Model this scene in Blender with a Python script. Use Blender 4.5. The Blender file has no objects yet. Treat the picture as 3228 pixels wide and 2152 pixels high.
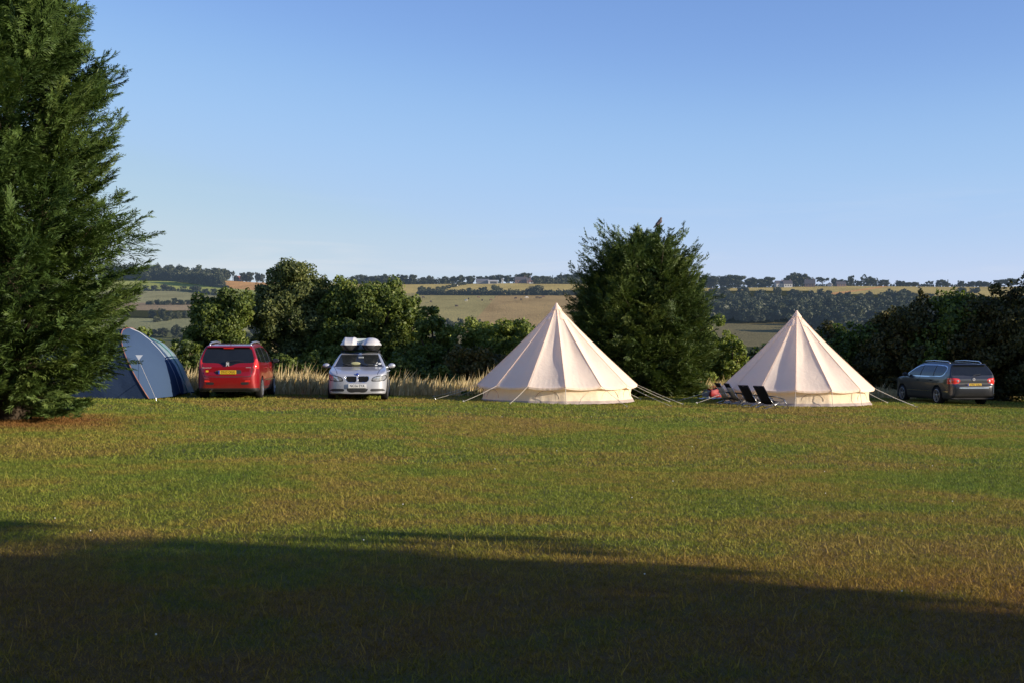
import bpy, math, numpy as np
from mathutils import Vector, Matrix
R = math.radians
SC = bpy.context.scene
COL = SC.collection
# ------------------------------------------------------------------ camera model (photo pixels of the 3228 x 2152 picture)
F, HY, CX, CZ = 4070.0, 1102.0, 1614.0, 1.6
SUN_AZ, SUN_EL = 110.0, 15.5          # degrees clockwise from +Y (the view direction)

def at(px, py, Y):                    # the point at depth Y that the photo shows at (px, py)
    return np.array([(px - CX) / F * Y, Y, CZ + (HY - py) / F * Y])

def sstep(a, b, t):
    t = np.clip((np.asarray(t, float) - a) / (b - a), 0, 1)
    return t * t * (3 - 2 * t)

def G(x, y):                          # height of the camp field
    x = np.asarray(x, float); y = np.asarray(y, float)
    xx = np.clip(x, -60, 60)
    z = -0.021 * xx * sstep(4, 30, y)
    z = z + 0.012 * np.sin(x * .9 + 1.3) * np.sin(y * .7) + .01 * np.sin(x * .33 + y * .21)
    return z

def ground_hit(px, py):               # the point of the camp field that the photo shows at (px, py)
    Y = 40.0
    for _ in range(30):
        x = (px - CX) / F * Y
        Y = (CZ - float(G(x, Y))) * F / (py - HY)
    x = (px - CX) / F * Y
    return np.array([x, Y, float(G(x, Y))])

# ------------------------------------------------------------------ node helpers
class NT:
    def __init__(self, mat):
        self.m = mat; mat.use_nodes = True
        self.t = mat.node_tree; self.t.nodes.clear()
    def n(self, typ, **kw):
        nd = self.t.nodes.new(typ)
        for k, v in kw.items():
            if k.startswith('i_'):
                key = k[2:]
                key = int(key) if key.isdigit() else key.replace('_', ' ')
                nd.inputs[key].default_value = v
            else:
                setattr(nd, k, v)
        return nd
    def l(self, a, b):
        self.t.links.new(a, b)
    def out(self, sock):
        o = self.n('ShaderNodeOutputMaterial'); self.l(sock, o.inputs['Surface'])
    def ramp(self, fac, stops, interp='LINEAR'):
        r = self.n('ShaderNodeValToRGB'); cr = r.color_ramp; cr.interpolation = interp
        while len(cr.elements) < len(stops): cr.elements.new(.5)
        for e, (p, c) in zip(cr.elements, stops):
            e.position = p; e.color = (c[0], c[1], c[2], 1)
        self.l(fac, r.inputs['Fac']); return r.outputs['Color']
    def noise(self, vec, scale, detail=3, rough=.55, dist=0.0):
        nz = self.n('ShaderNodeTexNoise'); nz.inputs['Scale'].default_value = scale
        nz.inputs['Detail'].default_value = detail; nz.inputs['Roughness'].default_value = rough
        nz.inputs['Distortion'].default_value = dist
        if vec is not None: self.l(vec, nz.inputs['Vector'])
        return nz.outputs['Fac']
    def mix(self, fac, a, b, mode='MIX'):
        m = self.n('ShaderNodeMix', data_type='RGBA', blend_type=mode)
        for s, v in ((m.inputs[0], fac), (m.inputs[6], a), (m.inputs[7], b)):
            if isinstance(v, (int, float)): s.default_value = v
            elif isinstance(v, tuple): s.default_value = (v[0], v[1], v[2], 1)
            else: self.l(v, s)
        return m.outputs[2]
    def math(self, op, a, b=None, c=None, clamp=False):
        m = self.n('ShaderNodeMath', operation=op, use_clamp=clamp)
        for s, v in zip(m.inputs, (a, b, c)):
            if v is None: continue
            if isinstance(v, (int, float)): s.default_value = v
            else: self.l(v, s)
        return m.outputs[0]
    def obj(self):
        return self.n('ShaderNodeTexCoord').outputs['Object']
    def attr(self, name, what='Fac'):
        return self.n('ShaderNodeAttribute', attribute_name=name).outputs[what]
    def bump(self, h, strength=.3, dist=.02):
        b = self.n('ShaderNodeBump'); b.inputs['Strength'].default_value = strength
        b.inputs['Distance'].default_value = dist; self.l(h, b.inputs['Height']); return b.outputs['Normal']
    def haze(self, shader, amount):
        """painted haze standing in for distant air: a glow mixed into the surface, grows with the distance of the surface from the camp (world position)"""
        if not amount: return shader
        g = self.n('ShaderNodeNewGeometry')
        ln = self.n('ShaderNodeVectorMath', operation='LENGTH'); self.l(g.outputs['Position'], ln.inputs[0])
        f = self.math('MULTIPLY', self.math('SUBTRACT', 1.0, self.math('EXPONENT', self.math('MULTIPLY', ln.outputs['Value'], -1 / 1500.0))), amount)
        e = self.n('ShaderNodeEmission'); e.inputs['Color'].default_value = (.26, .36, .52, 1); e.inputs['Strength'].default_value = .75  # bluish glow blended into the material in place of real air
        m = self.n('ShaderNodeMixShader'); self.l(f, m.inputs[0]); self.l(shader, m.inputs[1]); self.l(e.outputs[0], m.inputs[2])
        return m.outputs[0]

MATS = {}
def plain(name, col, rough=.5, metal=0.0, spec=.5, coat=0.0, var=.12, scale=12.0, bump=0.0, bscale=200.0, haze=0.0, trans=0.0):
    """a procedural surface: base colour with a little noise in it, optional bump, coat and translucency"""
    if name in MATS: return MATS[name]
    m = bpy.data.materials.new(name); t = NT(m); o = t.obj()
    nz = t.noise(o, scale, 4)
    c = t.mix(nz, tuple(v * (1 - var) for v in col), tuple(min(1, v * (1 + var)) for v in col))
    b = t.n('ShaderNodeBsdfPrincipled'); t.l(c, b.inputs['Base Color'])
    b.inputs['Roughness'].default_value = rough; b.inputs['Metallic'].default_value = metal
    b.inputs['Specular IOR Level'].default_value = spec
    b.inputs['Coat Weight'].default_value = coat; b.inputs['Coat Roughness'].default_value = .04
    if bump: t.l(t.bump(t.noise(o, bscale, 2), bump, .01), b.inputs['Normal'])
    sh = b.outputs[0]
    if trans:
        tr = t.n('ShaderNodeBsdfTranslucent'); t.l(c, tr.inputs['Color'])
        mx = t.n('ShaderNodeMixShader'); mx.inputs[0].default_value = trans
        t.l(sh, mx.inputs[1]); t.l(tr.outputs[0], mx.inputs[2]); sh = mx.outputs[0]
    t.out(t.haze(sh, haze)); MATS[name] = m
    return m

def leafmat(name, stops, trans=.3, haze=0.0, rough=.55, spec=.35, nscale=.35):
    """foliage: colour from the leaf's own tone (attribute) and from slow noise through the crown"""
    if name in MATS: return MATS[name]
    m = bpy.data.materials.new(name); t = NT(m)
    f = t.math('ADD', t.math('MULTIPLY', t.attr('tone'), .75), t.math('MULTIPLY', t.noise(t.obj(), nscale, 3), .35))
    c = t.ramp(f, stops)
    b = t.n('ShaderNodeBsdfPrincipled'); t.l(c, b.inputs['Base Color'])
    b.inputs['Roughness'].default_value = rough; b.inputs['Specular IOR Level'].default_value = spec
    tr = t.n('ShaderNodeBsdfTranslucent'); t.l(t.mix(1.0, c, (1.15, 1.2, .7), 'MULTIPLY'), tr.inputs['Color'])
    mx = t.n('ShaderNodeMixShader'); mx.inputs[0].default_value = trans
    t.l(b.outputs[0], mx.inputs[1]); t.l(tr.outputs[0], mx.inputs[2])
    t.out(t.haze(mx.outputs[0], haze)); MATS[name] = m
    return m

# ------------------------------------------------------------------ object helpers
def tag(o, label=None, cat=None, group=None, kind=None):
    if label: o['label'] = label
    if cat: o['category'] = cat
    if group: o['group'] = group
    if kind: o['kind'] = kind
    return o

def link(name, data, parent=None):
    o = bpy.data.objects.new(name, data); COL.objects.link(o)
    if parent is not None: o.parent = parent
    return o

def thing(name, label, cat, loc=(0, 0, 0), rz=0.0, group=None, rot=None):
    o = link(name, None); o.location = tuple(float(v) for v in loc); o.rotation_euler = rot if rot else (0, 0, rz)
    o.empty_display_size = .2
    return tag(o, label, cat, group)

def mk(name, V, Fc, mat, parent=None, smooth=False, attrs=None, normals=None):
    """link ONE mesh object from arrays; all faces have the same number of corners"""
    me = bpy.data.meshes.new(name)
    V = np.ascontiguousarray(V, np.float32); Fc = np.ascontiguousarray(Fc, np.int32); k = Fc.shape[1]
    me.vertices.add(len(V)); me.vertices.foreach_set('co', V.ravel())
    me.loops.add(Fc.size); me.loops.foreach_set('vertex_index', Fc.ravel())
    me.polygons.add(len(Fc)); me.polygons.foreach_set('loop_start', np.arange(0, Fc.size, k, dtype=np.int32))
    if smooth: me.polygons.foreach_set('use_smooth', np.ones(len(Fc), bool))
    me.update(calc_edges=True)
    for an, av in (attrs or {}).items():
        av = np.asarray(av, np.float32)
        if av.ndim == 1:
            a = me.attributes.new(an, 'FLOAT', 'POINT'); a.data.foreach_set('value', av)
        else:
            a = me.attributes.new(an, 'FLOAT_COLOR', 'POINT'); a.data.foreach_set('color', np.ascontiguousarray(av).ravel())
    if normals is not None:
        me.normals_split_custom_set_from_vertices(np.asarray(normals, np.float32))
    me.materials.append(mat)
    return link(name, me, parent)

def copy_tree(o, parent=None):
    c = o.copy(); COL.objects.link(c)
    if parent is not None: c.parent = parent
    for ch in list(o.children): copy_tree(ch, c)
    return c

class MB:
    """collects boxes, tubes, lathes and polygons that belong to ONE part"""
    def __init__(self): self.v = []; self.f = []
    def add(self, vs, fs):
        b = len(self.v); self.v += [tuple(map(float, p)) for p in vs]; self.f += [tuple(b + i for i in f) for f in fs]
        return self
    def box(self, c, s, rz=0.0, ry=0.0, taper=1.0):
        M = Matrix.Rotation(rz, 3, 'Z') @ Matrix.Rotation(ry, 3, 'Y'); vs = []
        for z in (-1, 1):
            k = taper if z > 0 else 1
            for x, y in ((-1, -1), (1, -1), (1, 1), (-1, 1)):
                vs.append(Vector(c) + M @ Vector((x * s[0] / 2 * k, y * s[1] / 2 * k, z * s[2] / 2)))
        return self.add(vs, [(0, 3, 2, 1), (4, 5, 6, 7), (0, 1, 5, 4), (1, 2, 6, 5), (2, 3, 7, 6), (3, 0, 4, 7)])
    def tube(self, pts, r, n=6, r2=None, cap=True):
        pts = [Vector(p) for p in pts]; m = len(pts); vs = []
        up = Vector((0, 0, 1))
        for i, p in enumerate(pts):
            d = (pts[min(i + 1, m - 1)] - pts[max(i - 1, 0)]).normalized()
            a = d.cross(up if abs(d.z) < .95 else Vector((1, 0, 0))).normalized(); b = d.cross(a)
            rr = r if r2 is None else r + (r2 - r) * i / max(1, m - 1)
            for k in range(n):
                t = 2 * math.pi * k / n; vs.append(p + a * (math.cos(t) * rr) + b * (math.sin(t) * rr))
        fs = [(i * n + k, i * n + (k + 1) % n, (i + 1) * n + (k + 1) % n, (i + 1) * n + k) for i in range(m - 1) for k in range(n)]
        if cap: fs += [tuple(range(n - 1, -1, -1)), tuple((m - 1) * n + k for k in range(n))]
        return self.add(vs, fs)
    def lathe(self, prof, n=32, axis='y', c=(0, 0, 0)):
        """prof: (radius, height along the axis)"""
        vs = []
        for r, h in prof:
            for k in range(n):
                t = 2 * math.pi * k / n; a, b = r * math.cos(t), r * math.sin(t)
                p = {'y': (a, h, b), 'z': (a, b, h), 'x': (h, a, b)}[axis]
                vs.append((p[0] + c[0], p[1] + c[1], p[2] + c[2]))
        m = len(prof)
        fs = [(i * n + k, i * n + (k + 1) % n, (i + 1) * n + (k + 1) % n, (i + 1) * n + k) for i in range(m - 1) for k in range(n)]
        return self.add(vs, fs)
    def ball(self, c, s, nu=16, nv=10):
        vs = []; 
        for j in range(nv + 1):
            p = math.pi * j / nv
            for i in range(nu):
                t = 2 * math.pi * i / nu
                vs.append((c[0] + s[0] * math.sin(p) * math.cos(t), c[1] + s[1] * math.sin(p) * math.sin(t), c[2] + s[2] * math.cos(p)))
        fs = [(j * nu + i, j * nu + (i + 1) % nu, (j + 1) * nu + (i + 1) % nu, (j + 1) * nu + i) for j in range(nv) for i in range(nu)]
        return self.add(vs, fs)
    def prism(self, poly, y0, y1, plane='xz'):
        """an outline pushed through from y0 to y1"""
        n = len(poly); f = {'xz': lambda a, b, h: (a, h, b), 'yz': lambda a, b, h: (h, a, b), 'xy': lambda a, b, h: (a, b, h)}[plane]
        vs = [f(a, b, y0) for a, b in poly] + [f(a, b, y1) for a, b in poly]
        fs = [tuple(range(n)), tuple(range(2 * n - 1, n - 1, -1))] + [(i, n + i, n + (i + 1) % n, (i + 1) % n) for i in range(n)]
        return self.add(vs, fs)
    def build(self, name, mat, parent=None, smooth=False, bevel=0.0):
        me = bpy.data.meshes.new(name); me.from_pydata(self.v, [], self.f); me.update()
        if smooth:
            me.polygons.foreach_set('use_smooth', np.ones(len(me.polygons), bool))
        me.materials.append(mat); o = link(name, me, parent)
        if bevel:
            bv = o.modifiers.new('bevel', 'BEVEL'); bv.width = bevel; bv.segments = 2; bv.limit_method = 'ANGLE'
        return o

def catmull(P, n=8, closed=True):
    P = np.asarray(P, float); m = len(P); out = []
    for i in range(m if closed else m - 1):
        if closed: p0, p1, p2, p3 = P[i - 1], P[i], P[(i + 1) % m], P[(i + 2) % m]
        else: p0, p1, p2, p3 = P[max(i - 1, 0)], P[i], P[i + 1], P[min(i + 2, m - 1)]
        for t in np.linspace(0, 1, n, endpoint=False):
            out.append(.5 * (2 * p1 + (p2 - p0) * t + (2 * p0 - 5 * p1 + 4 * p2 - p3) * t * t + (3 * p1 - p0 - 3 * p2 + p3) * t ** 3))
    if not closed: out.append(P[-1])
    return np.array(out)

def inpoly(a, b, poly):
    poly = np.asarray(poly, float); ins = np.zeros(np.broadcast(a, b).shape, bool); j = len(poly) - 1
    for i in range(len(poly)):
        xi, yi = poly[i]; xj, yj = poly[j]
        if yi != yj:
            ins ^= ((yi > b) != (yj > b)) & (a < (xj - xi) * (b - yi) / (yj - yi) + xi)
        j = i
    return ins

def polydist(a, b, poly):
    poly = np.asarray(poly, float); d = None; j = len(poly) - 1
    for i in range(len(poly)):
        ex, ey = poly[i] - poly[j]; wx, wy = a - poly[j][0], b - poly[j][1]
        t = np.clip((wx * ex + wy * ey) / (ex * ex + ey * ey + 1e-12), 0, 1)
        q = np.hypot(wx - ex * t, wy - ey * t); d = q if d is None else np.minimum(d, q); j = i
    return d

def polysdf(a, b, poly):
    return np.where(inpoly(a, b, poly), -1, 1) * polydist(a, b, poly)

def sdfgrid(poly, lo, hi, h=.006):
    """a sampled distance field of an outline, read back by bilinear interpolation"""
    A = np.arange(lo[0], hi[0] + h, h); B = np.arange(lo[1], hi[1] + h, h); D = polysdf(A[:, None], B[None, :], poly)
    def f(a, b):
        u = np.clip((a - lo[0]) / h, 0, len(A) - 1.001); v = np.clip((b - lo[1]) / h, 0, len(B) - 1.001); i = u.astype(int); j = v.astype(int); u = u - i; v = v - j
        return (D[i, j] * (1 - u) + D[i + 1, j] * u) * (1 - v) + (D[i, j + 1] * (1 - u) + D[i + 1, j + 1] * u) * v
    return f

def smax(a, b, k):
    return np.maximum(a, b) + np.maximum(k - np.abs(a - b), 0) ** 2 / (4 * k)
def smin(a, b, k):
    return np.minimum(a, b) - np.maximum(k - np.abs(a - b), 0) ** 2 / (4 * k)

def nets(f, lo, hi, h, newton=3):
    """one smooth closed surface of f = 0, as quads, with its normals"""
    ax = [np.arange(lo[i], hi[i] + h, h) for i in range(3)]
    val = f(ax[0][:, None, None], ax[1][None, :, None], ax[2][None, None, :])
    val = np.broadcast_to(val, tuple(len(a) for a in ax)); ins = val < 0
    c = [ins[i:ins.shape[0] - 1 + i, j:ins.shape[1] - 1 + j, k:ins.shape[2] - 1 + k] for i in (0, 1) for j in (0, 1) for k in (0, 1)]
    s = sum(x.astype(np.int8) for x in c); act = (s > 0) & (s < 8)
    I = np.argwhere(act); idx = -np.ones(act.shape, np.int64); idx[act] = np.arange(len(I))
    off = np.array([(i, j, k) for i in (0, 1) for j in (0, 1) for k in (0, 1)])
    cv = np.stack([val[I[:, 0] + o[0], I[:, 1] + o[1], I[:, 2] + o[2]] for o in off], 1)
    acc = np.zeros((len(I), 3)); cnt = np.zeros(len(I))
    for a in range(8):
        for b in range(a + 1, 8):
            if np.abs(off[a] - off[b]).sum() != 1: continue
            va, vb = cv[:, a], cv[:, b]; cr = (va < 0) != (vb < 0)
            t = np.where(cr, va / np.where(cr, va - vb, 1), 0)
            acc += np.where(cr[:, None], off[a] + (off[b] - off[a]) * t[:, None], 0); cnt += cr
    V = (I + acc / cnt[:, None]) * h + np.array(lo)
    Q = []
    for d in range(3):
        e = [slice(None)] * 3; e2 = [slice(None)] * 3
        e[d] = slice(0, -1); e2[d] = slice(1, None)
        x = ins[tuple(e)] != ins[tuple(e2)]
        E = np.argwhere(x); u, w = (d + 1) % 3, (d + 2) % 3
        ok = (E[:, u] > 0) & (E[:, w] > 0) & (E[:, u] < idx.shape[u]) & (E[:, w] < idx.shape[w]); E = E[ok]
        def g(du, dw):
            P = E.copy(); P[:, u] -= du; P[:, w] -= dw; return idx[P[:, 0], P[:, 1], P[:, 2]]
        q = np.stack([g(1, 1), g(0, 1), g(0, 0), g(1, 0)], 1)
        fl = ~ins[E[:, 0], E[:, 1], E[:, 2]]; q[fl] = q[fl][:, ::-1]; Q.append(q)
    Q = np.concatenate(Q)
    def grad(P, e=.004):
        g = np.empty_like(P)
        for i in range(3):
            d = np.zeros(3); d[i] = e
            A, B = P + d, P - d
            g[:, i] = (f(A[:, 0], A[:, 1], A[:, 2]) - f(B[:, 0], B[:, 1], B[:, 2])) / (2 * e)
        return g
    for _ in range(newton):
        g = grad(V); v = f(V[:, 0], V[:, 1], V[:, 2]); st = (v / np.maximum((g * g).sum(1), .05))[:, None] * g
        ln = np.linalg.norm(st, axis=1, keepdims=True); V = V - st * np.minimum(1, .6 * h / np.maximum(ln, 1e-9))
    N = grad(V, .008); N /= np.maximum(np.linalg.norm(N, axis=1, keepdims=True), 1e-9)
    return V, Q, N

def submesh(name, V, Q, N, sel, mat, parent):
    q = Q[sel]
    if len(q) == 0: return None
    u, inv = np.unique(q.ravel(), return_inverse=True)
    return mk(name, V[u], inv.reshape(q.shape), mat, parent, smooth=True, normals=N[u])
def lettering(name, txt, size, loc, rot, mat, parent, width=None, align='CENTER', extrude=.001):
    cu = bpy.data.curves.new(name, 'FONT'); cu.body = txt; cu.size = size; cu.align_x = align; cu.align_y = 'CENTER'; cu.extrude = extrude
    o = link(name, cu, parent); o.location = loc; o.rotation_euler = rot; cu.materials.append(mat)
    bpy.context.view_layer.update(); w = o.dimensions.x; sx = width / w if width and w > 0 else 1
    me = bpy.data.meshes.new_from_object(o.evaluated_get(bpy.context.evaluated_depsgraph_get())); bpy.data.objects.remove(o); bpy.data.curves.remove(cu)
    me.transform(Matrix.Diagonal((sx, 1, 1, 1))); me.materials.clear(); me.materials.append(mat)
    o = link(name, me, parent); o.location = loc; o.rotation_euler = rot; return o
# ------------------------------------------------------------------ camera, sun, sky
cam = bpy.data.cameras.new('camera'); camo = link('camera', cam)
camo.location = (0, 0, CZ); camo.rotation_euler = (R(90), 0, 0)
cam.sensor_width = 36; cam.lens = 36 * F / 3228; cam.shift_y = (HY - 1076) / 3228
cam.clip_start = .1; cam.clip_end = 9000; SC.camera = camo
w = bpy.data.worlds.new('World'); SC.world = w; w.use_nodes = True
nt = w.node_tree; bg = nt.nodes['Background']
sky = nt.nodes.new('ShaderNodeTexSky'); sky.sky_type = 'NISHITA'; sky.sun_disc = False
sky.sun_elevation = R(SUN_EL); sky.sun_rotation = R(SUN_AZ)
sky.altitude = 200; sky.air_density = .7; sky.dust_density = .15; sky.ozone_density = 2.0
# the clear morning sky: the sky texture, with its bright low band held back and cooled by thin haze
sc_ = nt.nodes.new('ShaderNodeVectorMath'); sc_.operation = 'SCALE'; sc_.inputs['Scale'].default_value = 1.4
cv = nt.nodes.new('ShaderNodeRGBCurve'); cm = cv.mapping; cm.use_clip = False
for ch, pts in enumerate((((0, 0), (1.55, 1.40), (2.3, 2.30), (3.4, 3.05), (4.6, 3.75), (8.0, 4.2)), ((0, 0), (2.8, 2.55), (3.9, 3.65), (5.4, 4.2), (6.8, 4.55), (10., 4.8)), ((0, 0), (4.95, 5.10), (6.2, 5.80), (7.5, 5.85), (8.0, 5.5), (12., 5.4)))):
    c = cm.curves[ch]
    for k, (a, b_) in enumerate(pts):
        if k == 0: c.points[0].location = (a / 10, b_ / 10)
        elif k == len(pts) - 1: c.points[1 if len(c.points) == 2 else len(c.points) - 1].location = (a / 10, b_ / 10)
        else: c.points.new(a / 10, b_ / 10)
cm.update()
dn = nt.nodes.new('ShaderNodeVectorMath'); dn.operation = 'SCALE'; dn.inputs['Scale'].default_value = .1
nt.links.new(sky.outputs[0], sc_.inputs[0]); nt.links.new(sc_.outputs[0], dn.inputs[0]); nt.links.new(dn.outputs[0], cv.inputs['Color'])
up_ = nt.nodes.new('ShaderNodeVectorMath'); up_.operation = 'SCALE'; up_.inputs['Scale'].default_value = 10
class _W(NT):
    def __init__(self, tree): self.t = tree
W_ = _W(nt); tc = W_.n('ShaderNodeTexCoord'); mpw = W_.n('ShaderNodeMapping'); mpw.inputs['Scale'].default_value = (2.2, 2.2, 26); W_.l(tc.outputs['Generated'], mpw.inputs['Vector'])
sx = W_.n('ShaderNodeSeparateXYZ'); W_.l(tc.outputs['Generated'], sx.inputs[0])
band = W_.ramp(sx.outputs[2], [(.050, (0, 0, 0)), (.068, (1, 1, 1)), (.09, (.4, .4, .4)), (.13, (0, 0, 0))])
cir = W_.math('MULTIPLY', W_.ramp(W_.noise(mpw.outputs[0], 1.6, 6, .6, .6), [(.50, (0, 0, 0)), (.72, (1, 1, 1))]), band)
cir = W_.math('MULTIPLY', cir, .42)
nt.links.new(cv.outputs[0], up_.inputs[0]); nt.links.new(W_.mix(cir, up_.outputs[0], (5.6, 5.5, 5.6)), bg.inputs[0]); bg.inputs[1].default_value = .15
sl = bpy.data.lights.new('sun', 'SUN'); so = link('sun', sl)
sl.energy = 6.3; sl.angle = R(.5); sl.color = (1.0, .87, .70)
sd = Vector((math.sin(R(SUN_AZ)) * math.cos(R(SUN_EL)), math.cos(R(SUN_AZ)) * math.cos(R(SUN_EL)), math.sin(R(SUN_EL))))
so.rotation_euler = (-sd).to_track_quat('-Z', 'Y').to_euler(); so.location = (30, -12, 20)
SC.view_settings.view_transform = 'Standard'; SC.view_settings.look = 'None'; SC.view_settings.exposure = 0; SC.view_settings.gamma = 1
cy = SC.cycles; cy.max_bounces = 5; cy.diffuse_bounces = 3; cy.glossy_bounces = 2; cy.transmission_bounces = 3
cy.transparent_max_bounces = 6; cy.use_denoising = True; cy.caustics_reflective = False; cy.caustics_refractive = False

rng = np.random.default_rng(7)
# ------------------------------------------------------------------ the camp field
def fieldmat(name, blades):
    m = bpy.data.materials.new(name); t = NT(m); o = t.obj()
    mp = t.n('ShaderNodeMapping'); mp.inputs['Scale'].default_value = (1, 1, .15); t.l(o, mp.inputs['Vector'])
    v = mp.outputs['Vector']
    n1 = t.noise(v, .20, 6, .68, .8); n2 = t.noise(v, 1.1, 4, .6); n3 = t.noise(v, 6.0, 3, .6)
    f = t.math('ADD', t.math('MULTIPLY', t.math('ADD', t.math('MULTIPLY', t.math('SUBTRACT', n1, .5), 1.15), .5), .62), t.math('ADD', t.math('MULTIPLY', n2, .30), t.math('MULTIPLY', n3, .09)))
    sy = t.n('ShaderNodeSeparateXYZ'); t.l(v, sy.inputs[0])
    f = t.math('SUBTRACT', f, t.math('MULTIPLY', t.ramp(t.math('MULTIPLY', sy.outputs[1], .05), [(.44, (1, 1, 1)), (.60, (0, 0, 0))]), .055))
    dry, oliv, grn, rich = FIELD
    c = t.ramp(f, [(.325, dry), (.41, tuple((a + b) / 2 for a, b in zip(dry, oliv))), (.465, oliv), (.525, grn), (.64, rich)])
    c = t.mix(t.ramp(t.math('ADD', t.math('MULTIPLY', sy.outputs[1], .05), t.math('MULTIPLY', n2, .1)), [(.47, (1, 1, 1)), (.58, (0, 0, 0))]), c, t.mix(1.0, c, (.92, .74, .60), 'MULTIPLY'))  # near turf multiplied darker and browner, foreground shade put into its colour
    # needle litter under the big conifer
    sp = t.n('ShaderNodeVectorMath', operation='DISTANCE'); sp.inputs[1].default_value = (-10.6, 25.6, 0); t.l(v, sp.inputs[0])
    lit = t.math('MULTIPLY', t.ramp(t.math('ADD', t.math('MULTIPLY', sp.outputs['Value'], .2), t.math('MULTIPLY', n2, .35)), [(.55, (1, 1, 1)), (.9, (0, 0, 0))]), .85)
    c = t.mix(lit, c, (.30, .115, .045))
    if blades:
        c = t.mix(1.0, c, t.ramp(t.noise(o, 9, 3, .7), [(.34, (.62, .60, .56)), (.52, (1, 1, .96)), (.70, (1.3, 1.28, 1.2))]), 'MULTIPLY')
        c = t.mix(t.attr('tone'), t.mix(1.0, c, (.72, .80, .62), 'MULTIPLY'), t.mix(.22, t.mix(1.0, c, (1.4, 1.36, 1.25), 'MULTIPLY'), (.42, .34, .14)))
    else:
        c = t.mix(1.0, c, (.66, .60, .48), 'MULTIPLY')
        c = t.mix(t.noise(v, 45, 2), t.mix(1.0, c, (.55, .55, .55), 'MULTIPLY'), t.mix(1.0, c, (1.35, 1.3, 1.2), 'MULTIPLY'))
    b = t.n('ShaderNodeBsdfPrincipled'); t.l(c, b.inputs['Base Color']); b.inputs['Roughness'].default_value = .7
    b.inputs['Specular IOR Level'].default_value = .18
    sh = b.outputs[0]
    if blades:
        tr = t.n('ShaderNodeBsdfTranslucent'); t.l(c, tr.inputs['Color']); mx = t.n('ShaderNodeMixShader'); mx.inputs[0].default_value = .35
        t.l(sh, mx.inputs[1]); t.l(tr.outputs[0], mx.inputs[2]); sh = mx.outputs[0]
    else:
        t.l(t.bump(t.math('ADD', t.noise(v, 30, 4, .7), t.noise(v, 90, 2, .7)), 1.0, .05), b.inputs['Normal'])
    t.out(sh); return m
FIELD = ((.375, .250, .090), (.350, .290, .062), (.255, .290, .046), (.160, .245, .036))
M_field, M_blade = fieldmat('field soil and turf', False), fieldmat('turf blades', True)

def edge(x):                          # where the mown turf ends and the long dry grass begins
    return np.interp(x, [-60, -8, -3, 5, 14, 40], [42.3, 41.8, 42.6, 48.0, 51.0, 52.5]) + .25 * np.sin(x * 1.9) + .15 * np.sin(x * 4.3 + 1)

gx = np.concatenate([np.linspace(-140, -32, 28), np.linspace(-30, 30, 121), np.linspace(32, 140, 28)])
gy = np.concatenate([np.linspace(-110, -4, 22), np.linspace(-3, 58, 123)])
X, Y = np.meshgrid(gx, gy, indexing='ij')
Z = G(X, Y) - .9 * sstep(0, 8, Y - np.maximum(edge(X) + 3.5, 47))
nx, ny = X.shape
ii = (np.arange(nx - 1)[:, None] * ny + np.arange(ny - 1)[None, :]).ravel()
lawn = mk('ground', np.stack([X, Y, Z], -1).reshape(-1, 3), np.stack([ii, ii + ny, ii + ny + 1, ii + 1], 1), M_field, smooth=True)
tag(lawn, kind='structure')

def blades(n, y0, y1, hgt, wid, r, wide=False):
    """n blades scattered over the part of the field in view between two distances, a little past the frame on each side"""
    u = r.random(n); a, b = y0 ** 2, y1 ** 2; Y = np.sqrt(a + (b - a) * u); X = (r.random(n) * 2 - 1) * (Y * .40 + 1.6)
    if wide:                          # the rest of the field to either side, more thinly
        Y = y0 + (y1 - y0) * r.random(n); X = (Y * .40 + 1.6 + 24 * r.random(n) ** 1.3) * np.where(r.random(n) < .5, -1, 1)
    Y = Y + 0; keep = Y < edge(X) + .3; X, Y = X[keep], Y[keep]; n = len(X)
    P = np.stack([X, Y, G(X, Y) - .003], 1)
    t = r.random(n) * 2 * np.pi; w = wid * (.6 + .8 * r.random(n)); h = hgt * (.45 + .9 * r.random(n) ** 1.5)
    S = np.stack([np.cos(t), np.sin(t), np.zeros(n)], 1) * w[:, None] / 2
    L = np.stack([r.normal(0, .75, n), r.normal(0, .75, n), np.ones(n)], 1) * h[:, None]
    V = np.stack([P - S, P + S, P + L], 1).reshape(-1, 3)
    return V, np.repeat(np.clip(r.normal(.42, .26, n), 0, 1), 3)
VV, TT = [], []
for n, y0, y1, hg, wd in ((150000, 4.2, 10, .030, .007), (270000, 10, 18, .031, .009), (220000, 18, 30, .038, .015), (170000, 30, 52, .046, .028)):
    v, tn = blades(n, y0, y1, hg, wd, rng); VV.append(v); TT.append(tn)
v, tn = blades(230000, -2, 52, .045, .026, rng, True); VV.append(v); TT.append(tn)
v, tn = blades(60000, 1.2, 4.2, .032, .009, rng); VV.append(v); TT.append(tn)
# a few taller stems
n = 2600; Y = 5 + 36 * rng.random(n); X = (rng.random(n) * 2 - 1) * (Y * .4 + 1)
P = np.stack([X, Y, G(X, Y)], 1); t = rng.random(n) * 6.28; S = np.stack([np.cos(t), np.sin(t), 0 * t], 1) * .004
L = np.stack([rng.normal(0, .3, n), rng.normal(0, .3, n), np.ones(n)], 1) * (.06 + .07 * rng.random(n))[:, None]
VV.append(np.stack([P - S, P + S, P + L], 1).reshape(-1, 3)); TT.append(np.full(3 * n, .95))
V = np.concatenate(VV); T = np.concatenate(TT)
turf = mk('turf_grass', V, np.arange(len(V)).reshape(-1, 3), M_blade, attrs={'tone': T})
tag(turf, 'short patchy green and brown mown grass covering the camp field', 'grass', kind='stuff')

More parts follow.
